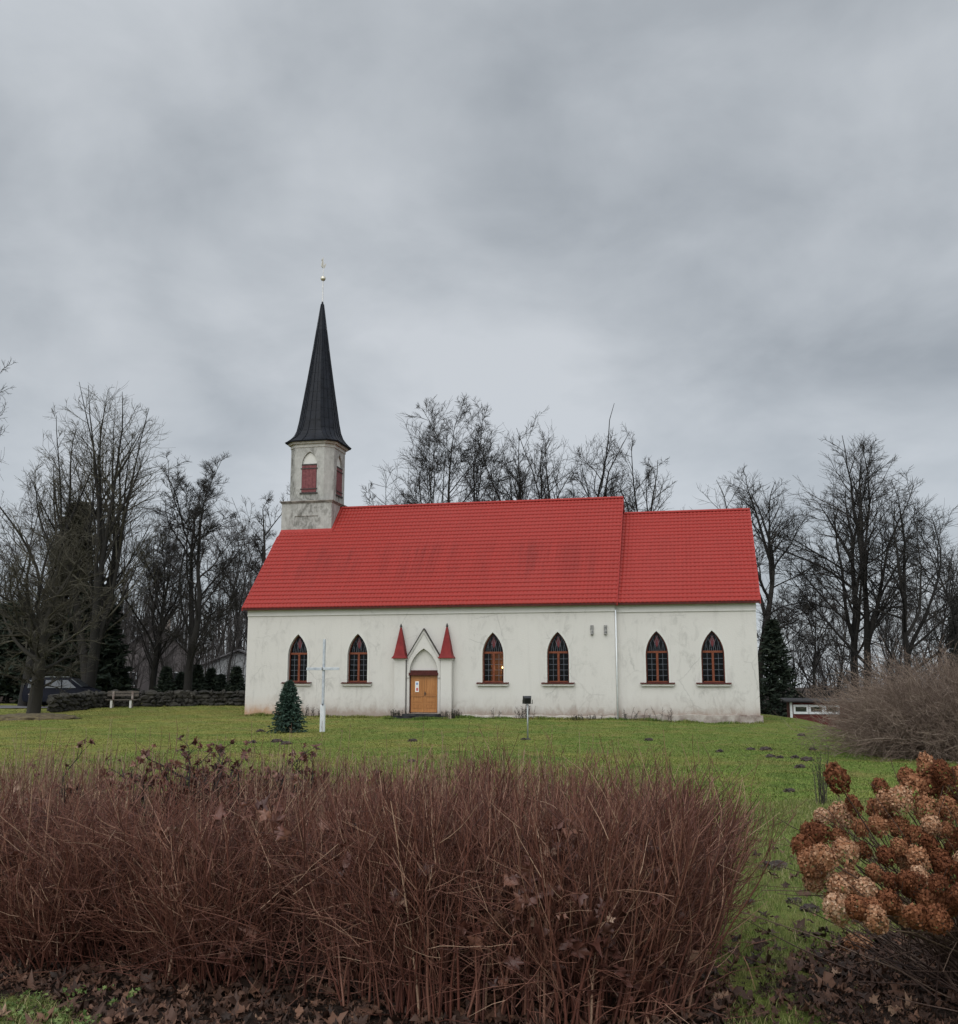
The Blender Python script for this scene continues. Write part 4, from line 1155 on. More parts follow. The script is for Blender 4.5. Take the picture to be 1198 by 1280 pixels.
n_ = len(prof_)
secs = [secs[1], secs[2]]
for a, b in zip(secs, secs[1:]):
    for i in range(n_): bm.faces.new([a[i], a[(i + 1) % n_], b[(i + 1) % n_], b[i]])
bm.faces.new(secs[0]); bm.faces.new(secs[-1][::-1])
for v in [v for v in bm.verts if not v.link_faces]: bm.verts.remove(v)
bevel(bm, 0.05, 2)
obj('body', bm, M_car, van, smooth=False)
for side in (-1, 1):
    for xa, xb, ta, tb in ((-1.95, -0.95, -1.85, -0.98), (-0.85, 0.15, -0.85, 0.10), (0.22, 1.10, 0.20, 0.52)):
        y0 = side * 0.945
        bm = bmesh.new()
        yb_ = side * (0.945 - 0.022); yt = side * (0.945 - 0.088)
        q0 = [(xa, yb_ + side * 0.012, 1.18), (xb, yb_ + side * 0.012, 1.18), (tb, yt + side * 0.012, 1.68), (ta, yt + side * 0.012, 1.68)]
        prism(bm, q0, [(x, y - side * 0.02, z) for x, y, z in q0]); obj('side_window', bm, M_cglass, van)
bm = bmesh.new()
q0 = [(1.40, -0.80, 1.235), (1.40, 0.80, 1.235), (0.70, 0.72, 1.755), (0.70, -0.72, 1.755)]
prism(bm, [(x + 0.025, y, z + 0.02) for x, y, z in q0], [(x - 0.02, y, z - 0.02) for x, y, z in q0]); obj('windscreen', bm, M_cglass, van)
bm = bmesh.new(); box(bm, -2.3, -2.27, -0.65, 0.65, 1.2, 1.6); obj('rear_window', bm, M_cglass, van)
for sx in (-1.42, 1.48):
    for side in (-1, 1):
        bm = bmesh.new(); cyl(bm, (sx, side * 0.74, 0.33), (sx, side * 0.955, 0.33), 0.33, n=20); bevel(bm, 0.02); w_ = obj('wheel', bm, M_rubber, van)
        bm = bmesh.new(); cyl(bm, (sx, side * 0.95, 0.33), (sx, side * 0.975, 0.33), 0.2, 0.17, n=14); obj('rim', bm, M_steel, w_)
for side in (-1, 1):
    bm = bmesh.new(); box(bm, 2.28, 2.335, side * 0.7 - 0.16, side * 0.7 + 0.16, 0.72, 0.88); bevel(bm, 0.015); obj('headlight', bm, M_steel, van)
bm = bmesh.new(); box(bm, -1.75, 0.15, -0.62, -0.58, 1.87, 1.90); box(bm, -1.75, 0.15, 0.58, 0.62, 1.87, 1.90); obj('roof_rail', bm, M_steel, van)

# shed on the right, below the shoulder of the lawn
q = at(1012, 893, 62)
sz0 = q[2] - 1.40
shd = thing('shed', 'small dark red shed with white trim behind the grassy rise', 'shed', (q[0], q[1], sz0), R(-12))
M_shed = mat('falu_red_boards', (0.085, 0.016, 0.014), (0.12, 0.025, 0.02), scale=6, rough=0.9)
bm = bmesh.new(); box(bm, -1.1, 2.4, 0, 2.4, 0, 2.10); obj('wall', bm, M_shed, shd)
bm = bmesh.new()
q0 = [(-1.45, -0.40, 2.14), (2.8, -0.40, 2.12), (2.8, 2.8, 2.22), (-1.45, 2.8, 2.24)]
prism(bm, q0, [(x, y, z + 0.09) for x, y, z in q0]); obj('roof', bm, mat('tarred_roof', (0.018, 0.017, 0.018), (0.035, 0.033, 0.034), scale=3, rough=0.85), shd)
bm = bmesh.new()
box(bm, -1.12, -0.98, -0.06, -0.002, 0.0, 2.12)
obj('corner_board', bm, M_whitepaint, shd)
for x0 in (-0.9, 0.0, 0.9):
    bm = bmesh.new()
    band(bm, [(x0 - 0.02, 1.42), (x0 + 0.86, 1.42), (x0 + 0.86, 1.98), (x0 - 0.02, 1.98)], [(x0 + 0.10, 1.56), (x0 + 0.74, 1.56), (x0 + 0.74, 1.85), (x0 + 0.10, 1.85)], -0.055, -0.003)
    wn = obj('window', bm, M_whitepaint, shd)
    bm = bmesh.new(); box(bm, x0 + 0.10, x0 + 0.74, -0.02, -0.004, 1.56, 1.85); obj('pane', bm, M_cglass, wn)

# houses beyond the left-hand trees
def make_house(label, X, Y, w, d, h, rh, rz, mw, mr, wins):
    zg = gnd(X, Y)
    hs = thing('house', label, 'house', (X, Y, zg), rz)
    bm = bmesh.new()
    o5 = [(-w / 2, 0), (w / 2, 0), (w / 2, h), (0, h + rh), (-w / 2, h)]
    prism(bm, [(x, 0, z) for x, z in o5], [(x, d, z) for x, z in o5]); obj('wall', bm, mw, hs)
    bm = bmesh.new()
    for s in (-1, 1):
        q0 = [(0, -0.4, h + rh + 0.06), (s * (w / 2 + 0.4), -0.4, h - 0.4 * rh / (w / 2) + 0.06), (s * (w / 2 + 0.4), d + 0.4, h - 0.4 * rh / (w / 2) + 0.06), (0, d + 0.4, h + rh + 0.06)]
        prism(bm, q0, [(x, y, z + 0.14) for x, y, z in q0])
    rf_ = obj('roof', bm, mr, hs)
    bm = bmesh.new(); box(bm, 0.6, 1.1, d / 2, d / 2 + 0.5, h + rh - 0.6, h + rh + 0.8); obj('chimney', bm, M_plinth, rf_)
    for x0, z0, ww, wh in wins:
        bm = bmesh.new(); band(bm, [(x0, z0), (x0 + ww, z0), (x0 + ww, z0 + wh), (x0, z0 + wh)], [(x0 + .08, z0 + .08), (x0 + ww - .08, z0 + .08), (x0 + ww - .08, z0 + wh - .08), (x0 + .08, z0 + wh - .08)], -0.06, -0.002)
        wn = obj('window', bm, M_whitepaint, hs)
        bm = bmesh.new(); box(bm, x0 + .08, x0 + ww - .08, -0.03, -0.003, z0 + .08, z0 + wh - .08); obj('pane', bm, M_cglass, wn)
    return hs
M_hgrey = mat('grey_render', (0.13, 0.115, 0.115), (0.17, 0.15, 0.148), scale=1, rough=0.9)
M_hwhite = mat('white_render', (0.36, 0.37, 0.38), (0.45, 0.46, 0.46), scale=1, rough=0.9)
M_hroof = mat('grey_roofing', (0.13, 0.125, 0.13), (0.19, 0.185, 0.19), scale=2, rough=0.7)
pA = at(190, 880, 96)
make_house('grey gabled house beyond the wall, left of the tall clustered tree', pA[0], pA[1], 8.0, 9, 3.6, 3.2, R(14), M_hgrey, M_hroof, [(-2.6, 1.1, 1.1, 1.3), (1.2, 1.1, 1.1, 1.3), (-0.5, 4.2, 1.0, 1.1)])
pB = at(296, 880, 92)
make_house('low white house close beside the church\'s left corner', pB[0], pB[1], 6.5, 7, 2.9, 1.3, R(5), M_hwhite, M_hroof, [(-2.4, 1.0, 1.2, 1.2), (0.9, 1.0, 1.2, 1.2)])

# ================================================================ TREES
def tx(px, Y): return (px - 599) / 1250.0 * Y / math.cos(PITCH) * 0.987
def hgt(py, px, Y): return at(px, py, Y)[2] - gnd(tx(px, Y), Y)
def T(label, px, Y, ytop, spread_px, seed, **kw):
    return make_tree(label, tx(px, Y), Y, hgt(ytop, px, Y), spread_px / 1250.0 * Y, seed, **kw)
# left side
T('thick gnarled pale twigged tree on the grass mound at far left', 52, 50.5, 650, 74, 11, trunk_r=0.30, lead=0.45, t0=0.35, nst=8, stems=2, tilt=(20, 75), k2=8, k3=6, k4=4, up=0.02, wig=0.15, tw=0.010, mats=(M_palebark, M_paletwig), leans=[-0.05, 0.12], shape=1.1)
T('tall fan shaped maple rising behind the dark evergreen', 118, 68, 492, 72, 12, trunk_r=0.34, lead=0.55, t0=0.25, nst=9, stems=3, tilt=(6, 36), k2=9, k3=5, k4=4, up=0.07, wig=0.05, tw=0.0115, twl=1.3, mats=(M_bark, M_paletwig), leans=[-0.06, 0.03, 0.12])
T('tall slim maple behind the gnarled tree at far left', 40, 66, 515, 36, 13, trunk_r=0.28, lead=0.8, t0=0.2, nst=16, tilt=(8, 38), k2=8, k3=6, k4=4, up=0.06, wig=0.07, tw=0.012, mats=(M_bark, M_paletwig))
T('dark crooked oak reaching in from the left edge of the frame', -62, 50, 445, 66, 14, trunk_r=0.40, lead=0.6, t0=0.4, nst=13, tilt=(25, 85), k2=8, k3=7, k4=4, up=0.01, wig=0.14, tw=0.011, twl=0.6, limb=0.42)
make_spruce('dark dense conical evergreen among bare trees at left', tx(88, 74), 74, hgt(625, 88, 74), 2.7, 21, n=15000, size=0.42, mats=M_thuja, nb=420, prof=0.55)
make_spruce('dark broad evergreen low behind the parked van', tx(20, 76), 76, hgt(760, 20, 76), 3.6, 22, n=18000, size=0.45, mats=M_needle, nb=300, prof=0.5)
make_spruce('dark spruce with hanging boughs right of the bench', tx(122, 73), 73, hgt(735, 122, 73), 3.0, 23, n=16000, size=0.42, mats=M_needle, nb=260, prof=0.55)
T('clustered upright tree with stubby upturned branches left of the church', 240, 69.5, 567, 54, 15, trunk_r=0.30, lead=0.93, t0=0.13, nst=15, stems=2, tilt=(14, 55), k2=10, k3=7, k4=5, up=0.10, wig=0.10, tw=0.012, twl=0.5, leans=[-0.012, 0.03], lens=(0.34, 0.42, 0.6), limb=0.3)
T('slender forked tree behind the wall between bench and clustered tree', 196, 74, 660, 42, 16, trunk_r=0.2, lead=0.85, t0=0.2, nst=16, stems=2, tilt=(20, 60), k2=7, k3=6, k4=5, up=0.05, wig=0.09, tw=0.010, mats=(M_bark, M_hazetwig), leans=[-0.03, 0.05])
T('dark spreading tree just left of the steeple', 352, 76, 612, 44, 17, trunk_r=0.28, lead=0.9, t0=0.35, nst=16, tilt=(45, 85), k2=8, k3=7, k4=3, up=0.05, wig=0.10, tw=0.012, twl=0.6, lens=(0.38, 0.42, 0.6), limb=0.35)
T('small bare crown peeping over the ridge right of the steeple', 447, 80, 603, 22, 18, trunk_r=0.25, lead=0.95, t0=0.5, nst=14, tilt=(25, 60), k2=7, k3=6, k4=4, tw=0.014, wig=0.1)
T('pale thin birch between clustered tree and church', 318, 88, 640, 24, 19, trunk_r=0.16, lead=0.98, t0=0.25, nst=22, tilt=(20, 50), k2=7, k3=6, k4=5, tw=0.009, up=-0.03, mats=(M_bark, M_hazetwig))
# behind the nave
T('great broad linden with many ascending limbs behind the nave', 562, 82, 503, 70, 39, trunk_r=0.32, lead=0.90, t0=0.25, nst=11, stems=4, tilt=(14, 50), k2=11, k3=7, k4=5, up=0.05, wig=0.07, tw=0.013, twl=0.7, leans=[-0.10, -0.03, 0.05, 0.13], limb=0.30)
T('narrow bare tree next right of the broad linden', 645, 84, 537, 40, 37, trunk_r=0.30, leanx=0.0, lead=0.55, t0=0.45, nst=12, tilt=(8, 62), k2=11, k3=8, k4=4, limb=0.40, wig=0.11, tw=0.0135, up=0.05)
T('crooked bare oak above the middle of the nave ridge', 694, 84, 532, 48, 33, trunk_r=0.32, stems=2, lead=0.55, t0=0.45, nst=12, tilt=(8, 62), k2=11, k3=8, k4=4, limb=0.40, wig=0.11, tw=0.0135, up=0.05)
T('low bare oak between the crooked oak and the roof end', 740, 86, 550, 42, 34, trunk_r=0.30, lead=0.55, t0=0.45, nst=12, tilt=(8, 62), k2=11, k3=8, k4=4, limb=0.40, wig=0.11, tw=0.0135, up=0.05)
T('bare oak with twisting limbs over the nave roof\'s right end', 774, 82, 547, 46, 48, trunk_r=0.32, lead=0.55, t0=0.45, nst=12, tilt=(8, 62), k2=11, k3=8, k4=4, limb=0.40, wig=0.15, tw=0.0135, up=0.05)
T('spreading bare crown leaning right over the chancel roof', 808, 80, 578, 54, 36, trunk_r=0.32, lead=0.55, t0=0.45, nst=9, tilt=(20, 78), k2=11, k3=8, k4=4, limb=0.40, wig=0.11, tw=0.0135, up=0.05)
# right side
T('rounded bare oak rising behind the chancel gable', 942, 74, 592, 66, 41, trunk_r=0.34, lead=0.6, t0=0.35, nst=12, tilt=(15, 70), k2=11, k3=8, k4=4, limb=0.42, wig=0.11, tw=0.012, up=0.04)
T('tallest twin stemmed ash right of the church with a fan crown', 1068, 72, 551, 86, 42, trunk_r=0.34, lead=0.62, t0=0.45, nst=9, stems=2, tilt=(12, 62), k2=11, k3=7, k4=5, wig=0.08, tw=0.0125, up=0.06, leans=[-0.01, 0.03], limb=0.42)
T('wide limbed oak leaning right beside the twin stemmed ash', 1112, 68, 612, 92, 43, trunk_r=0.32, lead=0.58, t0=0.3, nst=12, tilt=(20, 80), k2=10, k3=8, k4=5, wig=0.11, tw=0.0115, up=0.05, leanx=0.10, limb=0.42)
T('bare tree cut by the right edge of the frame', 1195, 74, 640, 60, 44, trunk_r=0.26, lead=0.9, t0=0.3, nst=18, tilt=(20, 60), k2=8, k3=6, k4=4, wig=0.1, tw=0.012)
make_spruce('dark spruce tight against the church\'s right gable', tx(966, 70), 70, hgt(742, 966, 70), 2.3, 51, n=8000, size=0.30, nb=200, z0=gnd(25, 70))
make_spruce('ragged dark spruce at the right edge of the frame', tx(1196, 86), 86, hgt(745, 1196, 86), 2.6, 52, n=12000, size=0.4, nb=220)

# forest-edge trees: a few prototypes, then copies
GRP = 'slim bare trees of the forest edge'
LBL = 'slim bare forest edge tree, one of many thin stems behind the church'
protos = []
for i in range(4):
    protos.append(make_tree(LBL, tx(1012 + 3 * i, 84 + 2 * i) + 0.0, 84 + 2 * i, 14.5 + 1.5 * i, 2.2 + 0.4 * i, 60 + i, trunk_r=0.15, lead=0.97, t0=0.25, nst=22, tilt=(18, 55), k2=6, k3=5, k4=4, tw=0.011, up=0.05, wig=0.09, mats=(M_bark, M_hazetwig), group=GRP, name='forest_tree'))
spots = [(1012, 76, 0), (1022, 88, 1), (1040, 92, 2), (1000, 96, 3), (1058, 100, 0), (1128, 84, 1), (1140, 96, 2), (1156, 88, 3), (1170, 100, 0), (1182, 92, 1), (984, 100, 2), (1108, 104, 3), (1090, 96, 1), (1215, 86, 0), (1240, 94, 2), (972, 90, 1),
         (170, 92, 0), (214, 96, 1), (268, 94, 2), (290, 90, 3), (326, 98, 0), (150, 100, 2), (20, 92, 1), (70, 96, 3), (-10, 88, 2), (300, 102, 1), (190, 104, 3)]
rg = random.Random(9)
for i, (px, Y, k) in enumerate(spots):
    x = tx(px, Y); s = rg.uniform(0.8, 1.12)
    loc = (x, Y, gnd(x, Y) - 0.05)
    sz_ = (s, s, s * rg.uniform(0.9, 1.1))
    if i < 4 and k == i:
        r = protos[i]; r.location = loc; r.rotation_euler = (0, 0, rg.uniform(0, 6)); r.scale = sz_
    else:
        if i < 4: k = i; r = protos[i]; r.location = loc; r.scale = sz_
        else: dup(protos[k], loc, rg.uniform(0, 6), sz_)
# young spruces behind the wall
yproto = make_spruce('dark young spruce in the row behind the stone wall', tx(214, 72), 72, 2.6, 0.95, 70, n=5000, size=0.22, group='young spruces behind the stone wall', nb=120)
for px, Y, s in ((232, 74, 0.85), (252, 72, 1.05), (268, 73, 0.95), (282, 73.5, 0.8), (300, 72, 1.0), (160, 74, 0.9)):
    x = tx(px, Y); dup(yproto, (x, Y, gnd(x, Y)), px * 1.0, (s, s, s))

# the far woods: one mass of thin stems and brush that nobody could count
rng = np.random.default_rng(77)
def woods(n, x0, x1, y0, y1, h0, h1, r):
    X = rng.uniform(x0, x1, n); Y = rng.uniform(y0, y1, n)
    P = np.stack([X, Y, zt(X, Y) - 0.2], 1); D = np.stack([rng.normal(0, .07, n), rng.normal(0, .07, n), np.ones(n)], 1)
    Ls = rng.uniform(h0, h1, n)
    s, q = grow(rng, P, D, Ls, r, r * 0.25, 6, 0.04, 0.02)
    p, d, rr, t, pi = spawn(rng, s, q, 12, 0.25, 1.0, R(25), R(60))
    L = Ls[pi] * 0.16 * (1.2 - t) + 0.3
    s2, q2 = grow(rng, p, d, L, 0.02, 0.008, 4, 0.1, 0.06)
    p, d, rr, t, pi = spawn(rng, s2, q2, 4, 0.2, 1.0, R(25), R(55))
    s3, q3 = grow(rng, p, d, L[pi] * 0.5, 0.009, 0.005, 3, 0.1, 0.06)
    return [(s, q, 4), (s2, q2, 3), (s3, q3, 3)]
parts = woods(560, 20, 100, 104, 160, 7, 13, 0.11) + woods(700, -95, -16, 104, 160, 9, 15, 0.12) + woods(420, -75, -20, 80, 104, 3.5, 7, 0.05) + woods(300, 16, 70, 84, 104, 2, 5, 0.04) + woods(200, -16, 20, 120, 160, 7, 11, 0.11)
fw = link('far_woods', tube_mesh('far_woods', parts, rng), M_hazetwig)
tag(fw, 'grey brown mass of distant winter woods beyond the churchyard', 'woods', kind='stuff')

# ================================================================ SHRUBS
def dome_bush(name, label, cat, X, Y, rx, ry, h, nst, seed, m, r=0.006, k=9, kk=4, base=0.35):
    rng = np.random.default_rng(seed)
    root = thing(name, label, cat, (X, Y, gnd(X, Y)))
    a = rng.random(nst) * 2 * np.pi; q = np.sqrt(rng.random(nst))
    bx, by = q * np.cos(a) * rx * base, q * np.sin(a) * ry * base
    X0 = X + bx; Y0 = Y + by
    P = np.stack([bx, by, zt(X0, Y0) - gnd(X, Y)], 1)
    th = q * R(62) + rng.normal(0, 0.22, nst)
    D = np.stack([np.sin(th) * np.cos(a) * rx / h, np.sin(th) * np.sin(a) * ry / h, np.cos(th) + 0.12], 1)
    Ls = h * (1.05 + 0.25 * np.abs(np.sin(th)) * max(rx, ry) / h) * (0.55 + 0.5 * rng.random(nst))
    s, w = grow(rng, P, D, Ls, r * 1.6, r * 0.5, 8, 0.07, 0.0, sag=0.10)
    p, d, rr, t, pi = spawn(rng, s, w, k, 0.25, 1.0, R(18), R(55))
    L2 = Ls[pi] * 0.30 * (1.2 - 0.7 * t) * (0.5 + 0.8 * rng.random(len(p)))
    s2, w2 = grow(rng, p, d, L2, r * 0.6, r * 0.3, 5, 0.10, 0.0)
    p, d, rr, t, pi = spawn(rng, s2, w2, kk, 0.2, 1.0, R(20), R(60))
    s3, w3 = grow(rng, p, d, L2[pi] * 0.55, r * 0.42, r * 0.25, 4, 0.12, 0.0)
    link('stems', tube_mesh('stems', [(s, w, 4)], rng), m, root)
    link('twigs', tube_mesh('twigs', [(s2, w2, 3), (s3, w3, 3)], rng), m, root)
    return root
M_bush = rnd_mat('grey_purple_twigs', [(0, (0.115, 0.080, 0.062)), (0.75, (0.205, 0.150, 0.118)), (1, (0.36, 0.285, 0.225))], rough=0.9)
dome_bush('bare_shrub', 'large dense leafless shrub on the right edge of the lawn', 'shrub', 12.05, 24.8, 3.3, 3.2, 2.3, 1500, 81, M_bush, r=0.0075, k=9, kk=4)
# thin sapling bundle on the lawn
x_, y_, z_ = on_ground(1029, 1006)
sap = thing('sapling', 'thin wispy sapling clump on the lawn left of the lone flower head', 'sapling', (x_, y_, z_))
rng = np.random.default_rng(83)
n = 16
P = np.stack([rng.normal(0, 0.045, n), rng.normal(0, 0.045, n), np.zeros(n)], 1)
s, w = grow(rng, P, np.stack([rng.normal(0, .09, n), rng.normal(0, .09, n), np.ones(n)], 1), rng.uniform(0.45, 0.85, n), 0.006, 0.002, 7, 0.05, 0.02)
p, d, rr, t, pi = spawn(rng, s, w, 6, 0.2, 1, R(20), R(50)); s2, w2 = grow(rng, p, d, 0.14, 0.0025, 0.0015, 4, 0.1, 0.05)
link('stems', tube_mesh('stems', [(s, w, 5)], rng), M_paletwig, sap); link('twigs', tube_mesh('twigs', [(s2, w2, 3)], rng), M_paletwig, sap)

# ---- leaves (maple), used fallen and caught in the hedge
def leaf_shape():
    ang = [0, 22, 40, 62, 85, 110, 135, 160, 180, 200, 225, 250, 275, 298, 320, 338]
    rad = [1.0, 0.55, 0.62, 0.45, 0.95, 0.48, 0.6, 0.42, 0.18, 0.42, 0.6, 0.48, 0.95, 0.45, 0.62, 0.55]
    return np.array([[r * math.cos(R(a)), r * math.sin(R(a))] for a, r in zip(ang, rad)])
LS = leaf_shape()
def leaves(rng, P, N, size, curl):
    """P (n,3) positions, N (n,3) normals -> crumpled leaf fans"""
    n = len(P); m = len(LS)
    size = np.asarray(size, float)
    N = nrm(N); a = nrm(np.cross(N, rng.standard_normal((n, 3)))); b = np.cross(N, a)
    sz = size * (0.55 + 0.75 * rng.random((n, 1, 1)))
    u, v = LS[:, 0][None], LS[:, 1][None]
    c1 = curl * rng.uniform(-0.2, 1, (n, 1)); c2 = curl * rng.uniform(-0.5, 0.9, (n, 1))
    hgt_ = c1 * u ** 2 + c2 * v ** 2 + 0.22 * curl * rng.standard_normal((n, m))
    ring = P[:, None] + sz * (a[:, None] * u[..., None] * (1 - 0.25 * np.abs(c1))[..., None] + b[:, None] * v[..., None] * (1 - 0.3 * np.abs(c2))[..., None] + N[:, None] * hgt_[..., None])
    V = np.concatenate([P[:, None], ring], 1)
    base = (np.arange(n) * (m + 1))[:, None]
    i = np.arange(m)
    f = np.stack([np.broadcast_to(base, (n, m)), base + 1 + i, base + 1 + (i + 1) % m], -1)
    return V.reshape(-1, 3), f.reshape(-1, 3), np.repeat(rng.random(n), m + 1)
M_leaf = rnd_mat('dead_maple_leaves', [(0, (0.026, 0.016, 0.012)), (0.5, (0.070, 0.038, 0.027)), (0.85, (0.13, 0.068, 0.045)), (0.96, (0.18, 0.095, 0.06)), (1, (0.28, 0.18, 0.12))], rough=0.55, spec=0.22, translucent=0.12)
M_hleaf = rnd_mat('caught_red_brown_leaves', [(0, (0.060, 0.022, 0.016)), (0.6, (0.135, 0.050, 0.034)), (0.92, (0.22, 0.10, 0.065)), (1, (0.40, 0.27, 0.19))], rough=0.5, spec=0.5, translucent=0.15)

# ---- the hedge across the foreground
def front(x): return np.interp(x, [-6.5, -3.0, -1.0, 0.4, 1.0, 1.3], [6.55, 6.15, 5.55, 4.95, 5.2, 5.8])
def back(x): return np.interp(x, [-6.5, -3.0, -1.0, 0.6, 1.1, 1.3], [9.3, 8.9, 8.4, 7.9, 7.5, 7.0])
hedge = thing('hedge', 'long leafless red brown twiggy hedge across the foreground', 'hedge', (-1.5, 7.0, 0.0))
hb = np.array([-1.5, 7.0, 0.0])
rng = np.random.default_rng(91)
M_hedge = rnd_mat('red_brown_hedge_twigs', [(0, (0.052, 0.018, 0.012)), (0.55, (0.140, 0.050, 0.033)), (0.90, (0.23, 0.108, 0.072)), (1, (0.40, 0.26, 0.175))], rough=0.6, spec=0.4)
M_shoot = rnd_mat('pale_hedge_shoots', [(0, (0.11, 0.055, 0.040)), (0.5, (0.22, 0.135, 0.09)), (1, (0.40, 0.30, 0.19))], rough=0.7)
n = 4300
cX = rng.uniform(-5.2, 1.3, 210); cq = rng.random(210) ** 0.85
ci = rng.integers(0, 210, n)
X = np.clip(cX[ci] + rng.normal(0, 0.085, n), -5.3, 1.33); q = np.clip(cq[ci] + rng.normal(0, 0.04, n), 0, 1)
Y = front(X) + (back(X) - front(X)) * q
P = np.stack([X, Y, zt(X, Y) - 0.03], 1) - hb
htop = np.interp(X, [-5, -3, -1.5, -0.2, 1.3], [0.74, 0.77, 0.84, 0.93, 1.0]) * (0.70 + 0.36 * rng.random(n)) * (0.84 + 0.30 * rng.random(210))[ci] * (1 + 0.07 * np.sin(X * 3.1 + 0.6) + 0.05 * np.sin(X * 7.3 + Y * 2)) 
outx = np.clip((X - 0.6) / 0.7, 0, 1) * 0.26
mess = np.clip((-0.3 - X) / 1.5, 0, 1)
outy = -0.38 * np.clip(0.35 - q, 0, 1) / 0.35
D = np.stack([outx + rng.normal(0, 0.10 + 0.22 * mess, n), outy * (0.4 + mess) + rng.normal(0, 0.10 + 0.10 * mess, n), np.ones(n)], 1)
s1, w1 = grow(rng, P, D, htop * 1.05, rng.uniform(0.0032, 0.006, n), 0.0018, 8, 0.055, 0.02)
p, d, rr, t, pi = spawn(rng, s1, w1, 6, 0.22, 0.98, R(15), R(48))
L2 = rng.uniform(0.14, 0.42, len(p)) * (1.15 - 0.5 * t)
s2, w2 = grow(rng, p, d, L2, 0.0026, 0.0012, 5, 0.09, 0.05)
p, d, rr, t, pi = spawn(rng, s2, w2, 2, 0.2, 0.9, R(20), R(50))
s3, w3 = grow(rng, p, d, L2[pi] * 0.55, 0.0016, 0.0009, 4, 0.1, 0.05)
rv = rng.random(210)
link('stems', tube_mesh('stems', [(s1, w1, 5)], rng, rvals=[np.clip(rv[ci] * 0.5 + 0.5 * rng.random(n), 0, 1)]), M_hedge, hedge)
link('twigs', tube_mesh('twigs', [(s2, w2, 3), (s3, w3, 3)], rng), M_hedge, hedge)
nk = 420
X = np.concatenate([rng.uniform(-0.7, 1.15, 300), rng.uniform(-4.8, -0.7, 120)])
Y = front(X) + rng.random(nk) ** 1.5 * 1.1
P = np.stack([X, Y, zt(X, Y) - 0.03], 1) - hb
D = np.stack([0.12 + 0.25 * (X - 0.2) * (X > -0.7) + rng.normal(0, 0.12, nk), -0.10 + rng.normal(0, 0.10, nk), np.ones(nk)], 1)
sk, wk = grow(rng, P, D, rng.uniform(0.7, 1.15, nk), rng.uniform(0.005, 0.0085, nk), 0.0022, 9, 0.045, 0.03)
p, d, rr, t, pi = spawn(rng, sk, wk, 7, 0.35, 1.0, R(15), R(42)); sj, wj = grow(rng, p, d, rng.uniform(0.15, 0.4, len(p)), 0.0026, 0.0012, 5, 0.08, 0.05)
link('thick_stems', tube_mesh('thick_stems', [(sk, wk, 6), (sj, wj, 3)], rng), M_hedge, hedge)
# messy sprawling twigs, mostly to the left and at the front
n = 3600
X = np.where(rng.random(n) < 0.66, rng.uniform(-5.0, -0.5, n), rng.uniform(-0.5, 1.1, n))
Y = front(X) + rng.uniform(-0.1, 1.0, n)
P = np.stack([X, Y, zt(X, Y) + rng.uniform(0.03, 0.75, n)], 1) - hb
az = rng.uniform(0, 2 * np.pi, n)
D = np.stack([np.cos(az) * 1.0, np.sin(az) * 0.6 - 0.2, rng.normal(0.55, 0.45, n)], 1)
s4, w4 = grow(rng, P, D, rng.uniform(0.2, 0.6, n), 0.0024, 0.0012, 8, 0.10, 0.03, sag=0.08)
p, d, rr, t, pi = spawn(rng, s4, w4, 4, 0.2, 1, R(20), R(50))
s5, w5 = grow(rng, p, d, rng.uniform(0.08, 0.28, len(p)), 0.0017, 0.0009, 4, 0.1, 0.03)
link('sprawling_twigs', tube_mesh('sprawling_twigs', [(s4, w4, 4), (s5, w5, 3)], rng), M_hedge, hedge)
# straight young shoots standing above the clipped top
n = 3600
X = rng.uniform(-6.0, 1.15, n); q = rng.random(n) ** 0.6
Y = front(X) + 0.5 + (back(X) - front(X) - 0.5) * q
zb_ = zt(X, Y) + 0.55 * (htop.mean())
P = np.stack([X, Y, zb_], 1) - hb
hs_ = np.interp(X, [-6, -2.5, 0, 1.2], [0.62, 0.64, 0.66, 0.58]) * rng.uniform(0.5, 1.15, n) + 0.22 * (rng.random(n) < 0.05)
s6, w6 = grow(rng, P, np.stack([rng.normal(0.02, 0.06, n), rng.normal(0, 0.06, n), np.ones(n)], 1), hs_, 0.0030, 0.0012, 6, 0.022, 0.02)
p, d, rr, t, pi = spawn(rng, s6, w6, 7, 0.25, 1.0, R(20), R(45))
s7, w7 = grow(rng, p, d, 0.022, 0.0019, 0.0008, 3, 0.05, 0.05)
link('young_shoots', tube_mesh('young_shoots', [(s6, w6, 4), (s7, w7, 3)], rng), M_shoot, hedge)
# dead leaves caught in it
n = 1500
cl_ = np.stack([rng.uniform(-5, 1.0, 150), rng.random(150) ** 1.8, rng.uniform(0.1, 0.95, 150)], 1)[(rng.random(n) ** 1.6 * 150).astype(int)]
X = cl_[:, 0] + rng.normal(0, 0.09, n); q = cl_[:, 1]
Y = front(X) - 0.06 + (back(X) - front(X)) * q + rng.normal(0, 0.06, n)
P = np.stack([X, Y, zt(X, Y) + np.clip(cl_[:, 2] + rng.normal(0, 0.07, n), 0.04, 0.98)], 1) - hb
v, f, a = leaves(rng, P, rng.standard_normal((n, 3)) + np.array([0, -0.6, 0.3]), 0.062, 1.0)
link('caught_leaves', raw_mesh('caught_leaves', v, f, a), M_hleaf, hedge)

